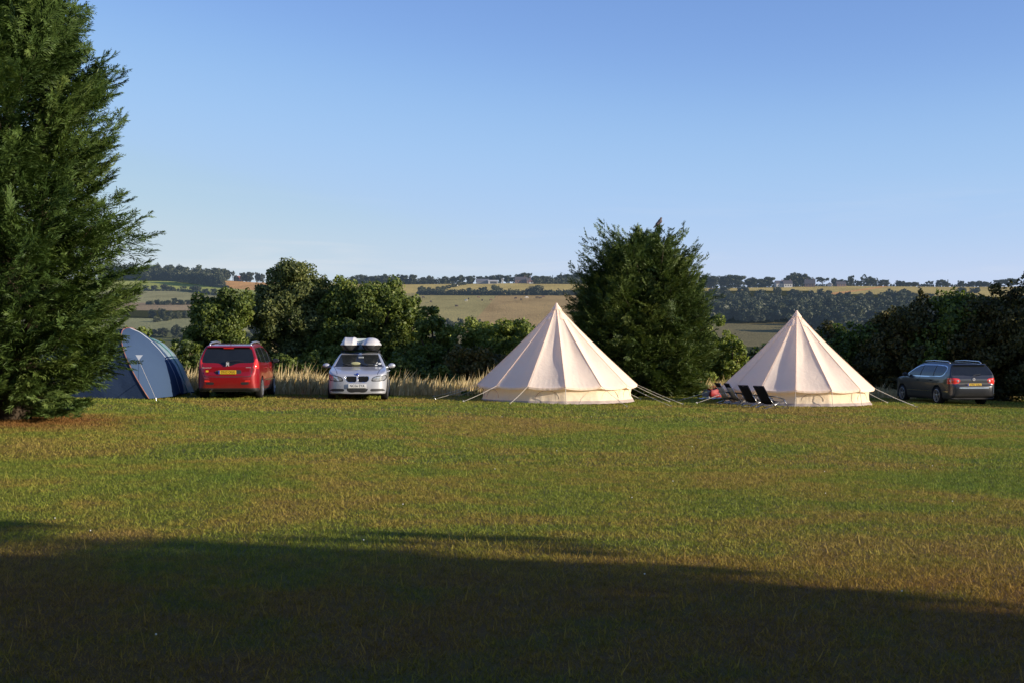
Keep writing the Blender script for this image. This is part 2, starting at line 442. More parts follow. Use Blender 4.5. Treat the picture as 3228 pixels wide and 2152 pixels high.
# ------------------------------------------------------------------ long dry grass along the edge of the field
M_dry = leafmat('dry grass', [(.05, (.25, .17, .075)), (.45, (.56, .43, .22)), (.85, (.78, .64, .39))], trans=.3, spec=.2)
def longgrass(n, x0, x1, depth, hgt, r, dens=1.0):
    X = x0 + (x1 - x0) * r.random(n); D = depth * r.random(n) ** 1.2; Y = edge(X) + .15 + D
    pat = .5 + .5 * np.sin(X * 1.3 + 2) * np.sin(X * .47 + Y * .6); keep = r.random(n) < .25 + .75 * pat; X, Y, D, pat = X[keep], Y[keep], D[keep], pat[keep]; n = len(X)
    z = G(X, Y) - .9 * sstep(0, 8, Y - np.maximum(edge(X) + 3.5, 47))
    h = hgt * (.35 + .75 * r.random(n) + .5 * (r.random(n) < .07)) * (.5 + .55 * pat) * (.5 + .5 * sstep(0, .5, D))
    lean = r.normal(0, .16, n) + .12; lean2 = r.normal(0, .12, n)
    B = np.stack([X, Y, z], 1); t = r.random(n) * 3.14; w = .008 + .010 * r.random(n)
    S = np.stack([np.cos(t), np.sin(t), 0 * t], 1) * w[:, None]
    M = B + np.stack([lean * .35, lean2 * .35, np.full(n, .62)], 1) * h[:, None]; Tp = B + np.stack([lean, lean2, np.ones(n)], 1) * h[:, None]
    hd = np.where(r.random(n) < .35, 1.5, .8)[:, None]
    V = np.stack([B - S, B + S, M + S * hd, Tp, M - S * hd], 1)
    Fq = np.arange(n * 5).reshape(-1, 5)
    return V.reshape(-1, 3), Fq, np.repeat(np.clip(r.normal(.5, .22, n), 0, 1), 5)
v, f, tn = longgrass(30000, -24, 4.2, 4.0, .70, rng)
o = mk('dry_grass', v, f, M_dry, attrs={'tone': tn})
tag(o, 'long straw coloured dry grass along the field edge behind the parked cars', 'grass', kind='stuff')
v, f, tn = longgrass(15000, 4.4, 12.5, 3.0, .70, rng)
o = mk('dry_grass', v, f, M_dry, attrs={'tone': tn})
tag(o, 'long brown dry grass between the two cream bell tents', 'grass', kind='stuff')
v, f, tn = longgrass(9000, 12.5, 24, 2.4, .5, rng)
o = mk('dry_grass', v, f, M_dry, attrs={'tone': tn})
tag(o, 'shaded dry grass at the foot of the dark hedge behind the grey estate car', 'grass', kind='stuff')
# low leafy weeds at the foot of the long grass
n = 5000; X = -24 + 48 * rng.random(n); keep = (np.sin(X * .9) * np.sin(X * 2.3 + 1) > .25); X = X[keep]; n = len(X); Y = edge(X) - .1 + .7 * rng.random(n)
P = np.stack([X, Y, G(X, Y) + .03 + .16 * rng.random(n) ** 2], 1)
def leafquads(P, Nn, s, r, elong=1.5):
    """one small pointed leaf per point, its face turned towards Nn"""
    n = len(P); Nn = Nn / np.maximum(np.linalg.norm(Nn, axis=1, keepdims=True), 1e-6)
    a = r.normal(size=(n, 3)); U = a - (a * Nn).sum(1, keepdims=True) * Nn; U /= np.maximum(np.linalg.norm(U, axis=1, keepdims=True), 1e-6)
    W = np.cross(Nn, U); s = np.broadcast_to(s, (n,))[:, None]
    return np.stack([P - U * s * elong, P + W * s, P + U * s * elong, P - W * s], 1).reshape(-1, 3)
M_weed = leafmat('weeds', [(.1, (.04, .07, .015)), (.8, (.12, .17, .04))])
v = leafquads(P, rng.normal(size=(n, 3)) + (0, 0, .6), .045, rng)
o = mk('ground_weeds', v, np.arange(len(v)).reshape(-1, 4), M_weed, attrs={'tone': np.repeat(rng.random(n), 4)})
tag(o, 'low green weeds at the foot of the long dry grass', 'weeds', kind='stuff')
# white specks in the turf (clover heads)
M_clover = plain('clover head', (.8, .8, .76), .7)
mb = MB()
for px, py in ((1582, 1317), (1865, 1317), (1755, 1427), (2121, 1525), (2599, 1494), (2032, 1825), (3002, 1590), (2939, 1475), (1992, 1578), (173, 1645), (285, 1685), (1270, 1600), (2182, 1413), (2806, 1308), (2740, 1340), (492, 2020), (1146, 1715), (2602, 1564), (2843, 1880), (1560, 1486)):
    p = ground_hit(px, py); mb.ball((p[0], p[1], p[2] + .04), (.0065, .0065, .006), 6, 4)
tag(mb.build('clover_flowers', M_clover), 'tiny white clover heads dotted over the mown grass', 'flowers', kind='stuff')
# ------------------------------------------------------------------ broadleaf trees and shrubs
M_bark = plain('bark', (.085, .065, .045), .9, spec=.1, var=.4, scale=8, bump=.6, bscale=40)
OAK = [(0.08, (0.0177, 0.0288, 0.0083)), (0.35, (0.0653, 0.1007, 0.0202)), (0.62, (0.1452, 0.1906, 0.0353)), (0.95, (0.254, 0.2857, 0.0631))]
ASH = [(0.08, (0.0232, 0.0327, 0.0128)), (0.35, (0.0801, 0.1056, 0.0352)), (0.62, (0.1544, 0.183, 0.0579)), (0.95, (0.2631, 0.2706, 0.0881))]
THORN = [(0.08, (0.0264, 0.0242, 0.011)), (0.35, (0.069, 0.069, 0.0207)), (0.62, (0.1265, 0.115, 0.0322)), (0.95, (0.253, 0.1725, 0.046))]
LIME = [(0.08, (0.0277, 0.0432, 0.0089)), (0.35, (0.1007, 0.1426, 0.0234)), (0.62, (0.195, 0.2422, 0.041)), (0.95, (0.3146, 0.3498, 0.0702))]
M_oak, M_ash, M_thorn, M_lime = (leafmat(n, s) for n, s in (('oak leaves', OAK), ('ash leaves', ASH), ('thorn leaves', THORN), ('bright leaves', LIME)))

def dirs(n, r):
    d = r.normal(size=(n, 3)); return d / np.linalg.norm(d, axis=1, keepdims=True)

def crown_blobs(c, rad, n, r, k=(.26, .42), low=-.8, lump=.25):
    """clumps spread over an uneven ellipsoid: centre, radius"""
    c = np.asarray(c, float); rad = np.asarray(rad, float)
    d = dirs(n, r); d[:, 2] = np.clip(d[:, 2], low, 1)
    ph = r.random(3) * 6.28
    bump = 1 + lump * (np.sin(2.3 * d[:, 0] * 2 + ph[0]) * np.sin(3.1 * d[:, 2] + ph[1]) + .5 * np.sin(5 * d[:, 1] + ph[2]))
    s = (.45 + .5 * r.random(n) ** .6) * bump
    C = c + d * rad * s[:, None]
    q = rad.min() * (k[0] + (k[1] - k[0]) * r.random(n))
    return np.concatenate([C, q[:, None]], 1)

def crown_leaves(blobs, per_m2, size, r, jit=.75, flat=.85, tone=(0.5, .2)):
    area = blobs[:, 3] ** 2 * 12.6; cnt = np.maximum(12, (area * per_m2)).astype(int)
    bi = np.repeat(np.arange(len(blobs)), cnt); n = len(bi)
    d = dirs(n, r); q = blobs[bi, 3] * (1.08 - .5 * r.random(n) ** 2.2)
    # ragged clumps: the surface of each wanders
    q = q * (1 + .22 * np.sin(d[:, 0] * 5 + bi) * np.sin(d[:, 1] * 4 + 2 * bi) + .12 * np.sin(d[:, 2] * 9 + bi))
    P = blobs[bi, :3] + d * (q * np.where(d[:, 2] < 0, flat, 1))[:, None]
    Nn = d + r.normal(size=(n, 3)) * jit
    s = size * (.55 + .8 * r.random(n))
    V = leafquads(P, Nn, s, r)
    bt = r.normal(0, .13, len(blobs))
    T = np.clip(tone[0] + bt[bi] + r.normal(0, tone[1], n), 0, 1)
    return V, np.repeat(T, 4)

def limb_tree(mb, c, h0, top, spread, r, rad, n=7):
    """a tapered trunk with limbs running into the crown (local coordinates, base at 0)"""
    bend = r.normal(0, .06 * h0, 2)
    pts = [(0, 0, -.2), (bend[0] * .4, bend[1] * .4, h0 * .5), (bend[0], bend[1], h0), (bend[0] * .8 + c[0] * .6, bend[1] * .8 + c[1] * .6, (h0 + top) / 2 + .1), (c[0] * .9, c[1] * .9, top * .9)]
    mb.tube(pts, rad, 8, rad * .18)
    for k in range(n):
        a = 6.28 * k / n + r.random(); z0 = h0 * (.75 + .5 * r.random()); L = spread * (.5 + .45 * r.random()); zz = z0 + (top - z0) * (.3 + .5 * r.random())
        p0 = (bend[0], bend[1], z0)
        p1 = (bend[0] + math.cos(a) * L * .45, bend[1] + math.sin(a) * L * .45, z0 + (zz - z0) * .65)
        p2 = (bend[0] + math.cos(a) * L, bend[1] + math.sin(a) * L, zz)
        mb.tube([p0, p1, p2], rad * .45, 6, rad * .08)

def broadleaf(name, label, cat, base, parts, mat, leaf, dens, seed, trunk=.2, group=None, h0=None, tone=(.5, .2), jit=.75):
    """parts: list of (centre, radii, clumps) in local coordinates"""
    r = np.random.default_rng(seed); t = thing(name, label, cat, base, 0, group)
    bl = np.concatenate([crown_blobs(c, q, n, r) for c, q, n in parts])
    v, tn = crown_leaves(bl, dens, leaf, r, tone=tone, jit=jit)
    mk('crown', v, np.arange(len(v)).reshape(-1, 4), mat, t, attrs={'tone': tn})
    top = max(c[2] + q[2] for c, q, n in parts); sp = max(max(q[:2]) for c, q, n in parts); c0 = parts[0][0]
    mb = MB(); limb_tree(mb, c0, h0 if h0 is not None else max(.4, top * .25), top * .85, sp * .9, r, trunk)
    for c, q, n in parts[1:]:
        mb.tube([(c0[0] * .3, c0[1] * .3, top * .2), ((c0[0] + c[0]) / 2 * .8, (c0[1] + c[1]) / 2, (top * .2 + c[2]) / 2), (c[0], c[1], c[2])], trunk * .5, 6, trunk * .12)
    mb.build('trunk', M_bark, t, smooth=True)
    return t

def pxparts(Y, lst, x0=None, thick=.8):
    """outline of a crown in the photo: (px, py centre, px half width, px half height, clumps) at depth Y -> a local description and its base"""
    s = Y / F
    cx = np.mean([l[0] for l in lst]) if x0 is None else x0
    bx = (cx - CX) * s; bz = float(G(bx, Y)) - .9 * float(sstep(0, 8, Y - max(float(edge(bx)) + 3.5, 47)))
    out = []
    for l in lst:
        p = at(l[0], l[1], Y); dy = l[5] if len(l) > 5 else 0
        out.append(((p[0] - bx, dy, p[2] - bz), (l[2] * s * 1.08, max(l[2] * s * thick, .5), l[3] * s * 1.08), int(l[4] * 1.25)))
    return (bx, Y, bz), out

def near_tree(name, label, Y, lst, mat, leaf, dens, seed, cat='tree', trunk=.18, **kw):
    b, p = pxparts(Y, lst); return broadleaf(name, label, cat, b, p, mat, leaf, dens, seed, trunk, **kw)

GR = 'trees and shrubs along the valley side of the field'
near_tree('oak_tree', 'dense green oak with a low spreading left bough, behind the red car', 54, [(692, 1040, 100, 118, 46), (655, 1120, 85, 80, 26), (610, 1090, 55, 70, 16), (725, 975, 62, 58, 16), (720, 1150, 80, 70, 20)], M_oak, .043, 270, 11, group=GR)
near_tree('ash_tree', 'tall airy grey green ash, the highest tree behind the two parked cars', 56, [(925, 985, 130, 125, 60), (980, 905, 62, 55, 20), (890, 905, 66, 50, 20), (850, 960, 60, 70, 18), (1000, 1010, 75, 110, 24), (920, 1110, 120, 95, 34)], M_ash, .039, 260, 12, group=GR, trunk=.22)
near_tree('oak_tree', 'broad dark green oak rising above the silver car with roof boxes', 55, [(1130, 1015, 115, 125, 54), (1075, 945, 58, 62, 18), (1215, 985, 88, 92, 30), (1280, 1035, 62, 95, 24), (1120, 1130, 130, 90, 40), (1300, 1130, 70, 80, 20)], M_oak, .043, 270, 13, group=GR, trunk=.24)
near_tree('oak_tree', 'smaller round green oak at the right end of the tree group, beside the silver car', 53, [(1362, 1075, 60, 98, 30), (1345, 1150, 75, 70, 24), (1400, 1110, 48, 80, 18)], M_oak, .043, 270, 14, group=GR)
near_tree('leafy_shrub', 'olive green rounded shrub between the oaks and the first bell tent', 55, [(1482, 1084, 78, 66, 30), (1500, 1135, 90, 76, 30), (1440, 1135, 60, 76, 20)], M_lime, .042, 240, 15, cat='shrub', group=GR, trunk=.1, tone=(.60, .2))
near_tree('hawthorn_bush', 'brownish hawthorn thicket with red berries left of the first bell tent', 51, [(1470, 1150, 62, 62, 24), (1530, 1165, 64, 55, 22), (1420, 1175, 50, 50, 14)], M_thorn, .042, 210, 16, cat='shrub', group=GR, trunk=.08, tone=(.62, .22))
near_tree('leafy_shrub', 'green shrub partly hidden by the left slope of the first bell tent', 54, [(1600, 1108, 85, 82, 34), (1660, 1088, 60, 64, 20), (1560, 1145, 70, 68, 20), (1690, 1125, 50, 68, 14)], M_lime, .043, 240, 17, cat='shrub', group=GR, trunk=.1, tone=(.52, .2))
near_tree('leafy_shrub', 'shrub behind the top half of the first bell tent', 57, [(1730, 1110, 80, 80, 26), (1790, 1150, 60, 80, 16)], M_oak, .055, 140, 18, cat='shrub', group=GR, trunk=.1)
near_tree('leafy_shrub', 'dark low thicket between the blue tent and the red car', 51, [(610, 1190, 62, 50, 22), (540, 1150, 50, 62, 16), (500, 1120, 40, 55, 12), (580, 1120, 40, 45, 10)], M_oak, .042, 250, 19, cat='shrub', group=GR, trunk=.08, tone=(.36, .2))
near_tree('leafy_shrub', 'dark shrub showing behind the blue tent and below the big conifer', 53, [(440, 1090, 45, 62, 16), (400, 1130, 60, 70, 16), (330, 1130, 60, 70, 14), (250, 1150, 60, 70, 12)], M_oak, .052, 150, 20, cat='shrub', group=GR, trunk=.08)
near_tree('leafy_shrub', 'undergrowth filling the foot of the trees between the red and silver cars', 51, [(830, 1180, 80, 58, 24), (930, 1185, 80, 55, 24), (1010, 1180, 60, 58, 18), (760, 1180, 60, 55, 16)], M_oak, .042, 250, 21, cat='shrub', group=GR, trunk=.08, tone=(.42, .2))
near_tree('leafy_shrub', 'undergrowth under the oaks right of the silver car', 50, [(1180, 1185, 70, 50, 22), (1260, 1180, 70, 55, 22), (1330, 1190, 60, 48, 18), (1395, 1190, 50, 45, 14), (1110, 1185, 60, 50, 14)], M_oak, .042, 250, 22, cat='shrub', group=GR, trunk=.08, tone=(.42, .2))
near_tree('leafy_shrub', 'bright green rounded shrub leaning out right of the conifer', 53, [(2255, 1120, 68, 90, 34), (2225, 1180, 80, 60, 24), (2200, 1080, 50, 80, 18)], M_lime, .045, 200, 23, cat='shrub', group=GR, trunk=.1)
near_tree('leafy_shrub', 'bright green shrub nearest the left edge of the second bell tent', 52, [(2312, 1125, 46, 70, 20), (2290, 1185, 62, 50, 18)], M_lime, .045, 200, 24, cat='shrub', group=GR, trunk=.09, tone=(.56, .2))
near_tree('leafy_shrub', 'dark shrub in shade behind the left eave of the second bell tent', 54, [(2372, 1165, 55, 68, 20), (2420, 1140, 50, 70, 16), (2480, 1150, 60, 70, 16), (2560, 1140, 60, 75, 16)], M_oak, .052, 150, 25, cat='shrub', group=GR, trunk=.09, tone=(.3, .18))
b = ground_hit(627, 1246)
broadleaf('small_bush', 'small dark round bush on the turf beside the left rear wheel of the red car', 'shrub', (b[0], b[1], b[2]), [((0, 0, .1), (.14, .14, .12), 12)], M_oak, .022, 1500, 26, .01, h0=.05)

# the hedge down the right side of the field
HG = 'hedge trees and shrubs along the right side of the field'
hl = [(13.4, 57.5, 2.9, 1.5, 'low hedge shrub with golden lit twigs behind the right slope of the second bell tent'),
      (15.0, 56.6, 3.2, 1.5, 'rounded hedge shrub with a sunlit golden top, second from the tent end of the hedge'),
      (16.2, 55.6, 3.7, 1.5, 'hedge shrub rising behind the bonnet of the grey estate car'),
      (17.1, 54.2, 4.3, 1.4, 'spiky topped hedge shrub standing right above the roof of the grey estate car'),
      (18.3, 53.2, 4.5, 1.5, 'hedge shrub with yellow green top leaves behind the tailgate of the grey estate car'),
      (19.6, 52.0, 4.75, 1.6, 'tall dark hedge shrub just right of the grey estate car'),
      (21.2, 50.8, 5.9, 1.7, 'tallest hedge tree at the right edge of the picture'),
      (23.6, 48.2, 5.4, 1.9, None), (26.0, 45.2, 5.2, 1.9, None), (28.4, 42.2, 5.0, 1.9, None), (30.6, 39.2, 4.9, 1.8, None), (32.6, 36.0, 4.8, 1.8, None)]
for k, (x, y, h, q, lab) in enumerate(hl):
    z = float(G(x, y)); near = lab is not None; n = 46 if near else 30
    parts = [((0, 0, h * .46), (q, q * .9, h * .44), n), ((.2 * (-1) ** k, .1, h * .80), (q * .55, q * .55, h * .16), 14), ((-.4, -.5, h * .22), (q * .9, q * .8, h * .24), 18)]
    if k in (3, 6): parts.append(((.15, 0, h * .93), (q * .25, q * .25, h * .1), 8))
    broadleaf('hedge_shrub', lab or 'hedge shrub of the long hedge running on past the right edge of the picture', 'hedge', (x, y, z), parts, M_thorn if k % 3 != 1 else M_lime, .048 if near else .10, 160 if near else 36, 60 + k, .10, HG, tone=(.40 if k % 3 != 1 else .3, .22))

# trees behind the camera whose shadows lie across the near grass
SG = 'trees standing right of the photographer that shade the near grass'
for k, (x, y, h, q, ex) in enumerate(((18.0, -2.9, 9.0, 3.3, [((.8, 5.7, 5.5), (.9, 1.3, .5), 12), ((.5, 3.9, 5.9), (1.2, 1.3, .6), 9), ((1.5, 5.7, 7.3), (.7, .6, .3), 5)]), (22.5, -3.6, 10.0, 3.5, [((-1, 2.9, 4.6), (1, 1.6, 1.0), 8)]), (27.5, -7.0, 10.5, 4.0, []), (16.5, -8.5, 9.5, 3.6, []), (22, -10.5, 10.0, 4.0, []))):
    broadleaf('field_tree', 'round leafy tree standing right of the photographer, shading the near grass', 'tree', (x, y, float(G(x, y))),
              [((0, 0, h * .6), (q, q, h * .40), 40), ((.5, .3, h * .28), (q * .8, q * .8, h * .24), 22)] + ex, M_oak, .10, 34, 90 + k, .28, SG)
broadleaf('field_tree', 'unseen spreading tree added over the camera to block sky light from the near grass', 'tree', (-3.5, -3.0, 0.0), [((3, 3.4, 7.8), (7.5, 5.5, 2.2), 110), ((-4, 2.5, 8.0), (5, 5, 2.2), 50), ((3, -3, 8), (7, 5, 2.4), 50), ((-6, 9.0, 7.6), (5.5, 4.0, 1.6), 50), ((3.5, 12.0, 8.0), (9, 3.6, 1.3), 90), ((11, 8.5, 8.0), (5, 5, 1.5), 50)], M_oak, .2, 13, 97, .38, SG, h0=4.5)  # unseen crown, added and shaped to keep sky light off the near grass
# ------------------------------------------------------------------ feathery conifers
CON = [(0.04, (0.01, 0.0227, 0.0079)), (0.35, (0.038, 0.0752, 0.018)), (0.62, (0.0808, 0.1343, 0.0293)), (0.95, (0.1615, 0.215, 0.0506))]
M_con = leafmat('cypress sprays', CON, trans=.22, spec=.3, nscale=.5)
M_con2 = leafmat('cypress sprays dark', [(.04, (.009, .018, .007)), (.35, (.036, .064, .016)), (.62, (.078, .118, .026)), (.95, (.15, .185, .042))], trans=.2, spec=.3, nscale=.5)
def unit(a): return a / np.maximum(np.linalg.norm(a, axis=-1, keepdims=True), 1e-9)

def spawn(P, D, N, L, cur, n, ang, frac, r, s0=.12, taper=.75, tone=None):
    """n side shoots on every parent shoot, alternating left and right in its plane"""
    m = len(P); s = s0 + (1 - s0) * (np.arange(n) + r.random((m, n))) / n
    sg = np.where((np.arange(n)[None, :] + r.integers(0, 2, (m, 1))) % 2, 1, -1)
    up = np.array([0, 0, 1.0])
    pos = P[:, None] + D[:, None] * (L[:, None] * s)[..., None] + up * (cur[:, None] * s ** 2)[..., None]
    d = unit(D[:, None] * L[:, None, None] + up * (2 * cur[:, None] * s)[..., None])
    B = unit(np.cross(d, np.broadcast_to(N[:, None], d.shape)))
    a = R(ang) * (.75 + .5 * r.random((m, n)))
    nd = unit(d * np.cos(a)[..., None] + B * (sg * np.sin(a))[..., None] + r.normal(0, .10, (m, n, 3)))
    nn = unit(np.broadcast_to(N[:, None], d.shape) + r.normal(0, .35, (m, n, 3)))
    ln = L[:, None] * frac * (1.08 - taper * s) * (.7 + .6 * r.random((m, n)))
    tn = (np.broadcast_to(tone[:, None], (m, n)) if tone is not None else np.zeros((m, n))) + r.normal(0, .07, (m, n)) + .1 * (s - .5)
    return pos.reshape(-1, 3), nd.reshape(-1, 3), nn.reshape(-1, 3), ln.ravel(), np.zeros(m * n), tn.ravel()

def conifer(name, label, base, leaders, prof, n0, seed, mat, k1=13, k2=8, k3=4, leafw=.014, el=(-8, 48), f1=.36, lmax=.2, lv=.42):
    """leaders: (x, y, height, share); prof: (height, radius) of the outline"""
    r = np.random.default_rng(seed); t = thing(name, label, 'conifer', base)
    hh, rr = np.array(prof).T; Ps, Ds, Ns, Ls, Cs, Ts = [], [], [], [], [], []
    for lx, ly, H, share in leaders:
        n = int(n0 * share); h = H * (1 - (1 - np.linspace(.015, .985, n)) ** .9); h = np.clip(h + r.normal(0, .05, n), .05, H * .99); az = np.arange(n) * 2.39996 + r.normal(0, .4, n)
        # how far this branch may reach from its own stem before it leaves the outline
        ca, sa = np.cos(az), np.sin(az)
        Rm = np.interp(h + .25, hh, rr); bq = lx * ca + ly * sa
        reach = -bq + np.sqrt(np.maximum(bq * bq - (lx * lx + ly * ly) + Rm * Rm, .02)); reach = np.minimum(reach, (H - h) * 1.0 + .35)
        L = reach * (1.14 - lv + lv * r.random(n) ** 1.3); e = R(el[0]) + (R(el[1]) - R(el[0])) * (h / H) ** .8 + r.normal(0, .12, n)
        D = np.stack([ca * np.cos(e), sa * np.cos(e), np.sin(e)], 1); L = L / np.maximum(np.cos(e), .55)
        Ps.append(np.stack([np.full(n, lx), np.full(n, ly), h], 1)); Ds.append(D)
        N = unit(np.array([0, 0, 1.0]) - D * D[:, 2:3]); Ns.append(unit(N + r.normal(0, .35, (n, 3)))); Ls.append(L); Cs.append(L * (.10 + .22 * r.random(n))); Ts.append(r.normal(.5, .12, n))
    P, D, N, L, C, T = (np.concatenate(q) for q in (Ps, Ds, Ns, Ls, Cs, Ts))
    br = MB()
    for i in range(0, len(P), 2):
        pts = [P[i] + D[i] * L[i] * s + np.array([0, 0, C[i] * s * s]) for s in (0, .35, .7, .92)]
        br.tube(pts, .018 + .008 * L[i], 4, .004, cap=False)
    for lx, ly, H, share in leaders:
        br.tube([(lx * .25, ly * .25, -.15), (lx * .8, ly * .8, H * .25), (lx, ly, H * .6), (lx, ly, H * .98)], .06 + .022 * H, 8, .012)
    P1 = spawn(P, D, N, L, C, k1, 36, f1, r, .22, .62, T)
    tip = (P + D * L[:, None] * .55, D, N, L * .5, C * .75, T)          # the leading end of every branch carries sprays too
    P1 = tuple(np.concatenate([a, b]) for a, b in zip(P1, tip))
    P2 = spawn(*P1[:5], k2, 34, .44, r, .10, .6, P1[5])
    tip = (P1[0] + P1[1] * P1[3][:, None] * .5, P1[1], P1[2], P1[3] * .5, P1[4], P1[5]); P2 = tuple(np.concatenate([a, b]) for a, b in zip(P2, tip))
    P3 = spawn(P2[0], P2[1], P2[2], np.maximum(P2[3], .16), P2[4], k3, 28, .55, r, .05, .5, P2[5])
    tip = (P2[0] + P2[1] * P2[3][:, None] * .5, P2[1], P2[2], np.maximum(P2[3] * .62, .07), P2[4], P2[5] + .05); P3 = tuple(np.concatenate([a, b]) for a, b in zip(P3, tip))
    p, d, nn, ln, _, tn = P3; B = unit(np.cross(d, nn)); ln = np.clip(ln * 1.2, .05, lmax); w = leafw * (.7 + .6 * r.random(len(p)))
    V = np.stack([p, p + d * ln[:, None] * .45 + B * w[:, None], p + d * ln[:, None] - np.array([0, 0, .012]), p + d * ln[:, None] * .45 - B * w[:, None]], 1).reshape(-1, 3)
    keep = np.repeat(V.reshape(-1, 4, 3)[:, :, 2].min(1) > .04, 4); V = V[keep]; tn = np.repeat(np.clip(tn, 0, 1), 4)[keep]
    mk('crown', V, np.arange(len(V)).reshape(-1, 4), mat, t, attrs={'tone': tn})
    br.build('trunk', M_bark, t, smooth=True)
    return t, len(V) // 4

b = at(28, 1300, 25.8); bx = b[0]
conifer('conifer_tree', 'big feathery green conifer filling the left edge of the picture', (bx, 25.8, float(G(bx, 25.8))),
        [(0, 0, 10.6, .62), (-.7, .5, 9.6, .2), (.5, .55, 9.2, .18)],
        [(0, .35), (.3, .95), (.6, 1.6), (1.1, 2.2), (1.7, 2.35), (2.4, 2.3), (3.6, 2.05), (4.8, 1.98), (6.0, 1.9), (6.9, 1.5), (7.5, 1.1), (8.2, .8), (9.2, .45), (10.6, .15)], 430, 31, M_con, k1=18, k2=10, k3=8, leafw=.0095, f1=.40, lmax=.15)
b = at(2020, 1247, 48.6)
conifer('conifer_tree', 'bushy dark conifer with several tops between the two cream bell tents', (b[0], 48.6, float(G(b[0], 48.6)) - .1),
        [(-.25, 0, 5.75, .36), (.50, 0, 5.45, .28), (-1.2, .1, 4.7, .18), (1.15, .1, 4.3, .18)],
        [(0, 1.7), (.5, 2.15), (1.5, 2.55), (2.4, 2.55), (3.2, 2.25), (3.8, 1.9), (4.3, 1.5), (4.8, 1.1), (5.15, .8), (5.45, .55), (5.8, .2)], 600, 32, M_con2, k1=14, k2=9, k3=6, leafw=.0135, f1=.36, lmax=.17, lv=.30)
# ------------------------------------------------------------------ the far side of the valley
YK = np.array([50, 56, 70, 150, 300, 400, 500, 600, 700, 850, 1000, 1150, 1300, 1420, 1600, 2000, 3500, 8000.])
PX = np.array([-3000, 300, 640, 1000, 1500, 1900, 2300, 2800, 3228, 6000.])
ZC = {'l': [-1.2, -1.9, -4, -20, -30, -13, 0, 9.5, 19.5, 31, 39, 53, 66, 75.5, 80, 76, 70, 60],
      'm': [-1.4, -2.2, -4, -20, -28, -14, -1, 3.5, 12, 28, 43.2, 57, 67.5, 69, 70, 66, 62, 55],
      'r': [-1.6, -2.6, -5, -24, -30, -14, 0, 5, 10, 24, 38, 53, 64.5, 66, 66, 62, 60, 55]}
ZT = np.array([ZC[k] for k in 'lllmmmrrrr'])
ZT[1:3, 12:14] += np.array([[3, 3], [1.5, 2]]); ZT[8:, 12:] += .5
def H(x, y):                          # height of the valley and the far hill
    x = np.asarray(x, float); y = np.asarray(y, float)
    px = CX + F * x / np.maximum(y, 1); sh = px.shape
    px = np.clip(px.ravel(), PX[0], PX[-1]); yy = np.clip(y.ravel(), YK[0], YK[-1])
    i = np.clip(np.searchsorted(PX, px) - 1, 0, len(PX) - 2); a = (px - PX[i]) / (PX[i + 1] - PX[i]); a = a * a * (3 - 2 * a)
    ZS = np.stack([np.interp(yy, YK, ZT[k]) for k in range(len(PX))])
    n = np.arange(len(px)); z = ZS[i, n] * (1 - a) + ZS[i + 1, n] * a
    z = z + np.clip((yy - 400) / 500, 0, 1) * (.9 * np.sin(x.ravel() * .021 + 1) + .6 * np.sin(yy * .017 + x.ravel() * .009))
    return z.reshape(sh)
def hill_hit(px, py, y0=480, y1=1420):
    Y = np.linspace(y0, y1, 1900); x = (px - CX) / F * Y; z = H(x, Y); y = HY - (z - CZ) / Y * F
    k = np.argmax(y <= py) if (y <= py).any() else int(np.argmin(y))
    return np.array([x[k], Y[k], z[k]])
def hill_at(px, Y):
    x = (px - CX) / F * Y; return np.array([x, Y, float(H(np.array([x]), np.array([Y]))[0])])

# fields: colour patches laid out over the hill
pxs = np.concatenate([np.linspace(-3000, 250, 40), np.arange(260, 3300, 5.0), np.linspace(3320, 6000, 40)])
ys = np.concatenate([[50, 53, 56, 62, 70, 85, 110, 150, 200, 250, 300, 350, 400, 440], np.linspace(480, 1440, 330), [1480, 1600, 2000, 2600, 3500, 5000, 8000]])
PXG, YG = np.meshgrid(pxs, ys, indexing='ij'); XG = (PXG - CX) / F * YG; ZG = H(XG, YG); PY = HY - (ZG - CZ) / YG * F
gold, gold2, brown, green, ochre, dim, wood = (.54, .42, .16), (.48, .38, .15), (.42, .30, .14), (.37, .39, .12), (.64, .36, .15), (.19, .165, .085), (.05, .055, .025)
Cc = np.empty(PXG.shape + (3,)); Cc[:] = gold
def paint(mask, col): Cc[mask] = col
mid = (PXG > 1000) & (PXG < 2150)
paint(mid & (PY > 931), brown); paint(mid & (PY > 931) & (PXG < 1560 - (PY - 940) * .9), (.38, .325, .14))
paint(mid & (PY > 1052), dim)
paint((PXG < 860) & (PY < 1100), green)
paint((PXG < 860) & (PY > 917 + .0009 * np.maximum(PXG - 560, 0) ** 1.9) , (.33, .31, .16))
paint((PXG < 860) & (PY > 955), (.34, .26, .16)); paint((PXG < 860) & (PY > 979), wood); paint((PXG < 860) & (PY > 1004), (.27, .27, .14)); paint((PXG < 860) & (PY > 1045), (.13, .14, .07))
paint(inpoly(PXG, PY, [(655, 899), (700, 888), (800, 876), (1000, 870), (1000, 918), (860, 920), (740, 911)]), ochre)
rt = PXG >= 2150
paint(rt & (PY > 917), wood); paint(rt & (PXG > 2640) & (PY > 938), wood); paint(rt & (PXG > 2560) & (PY <= 925 + .02 * (PXG - 2560)), gold2)
paint(inpoly(PXG, PY, [(2560, 930), (2680, 917), (2790, 901), (2800, 904), (2690, 921), (2600, 934)]), ochre)
paint(rt & (PXG < 2620) & (PY > 1012), dim); paint(rt & (PXG > 2150) & (PY > 1092), wood)
paint(YG < 460, (.10, .10, .05)); paint(YG > 1450, (.2, .2, .1))
m = bpy.data.materials.new('far fields'); t = NT(m); o = t.obj()
mp = t.n('ShaderNodeMapping'); mp.inputs['Scale'].default_value = (1, .5, 1); t.l(o, mp.inputs['Vector'])
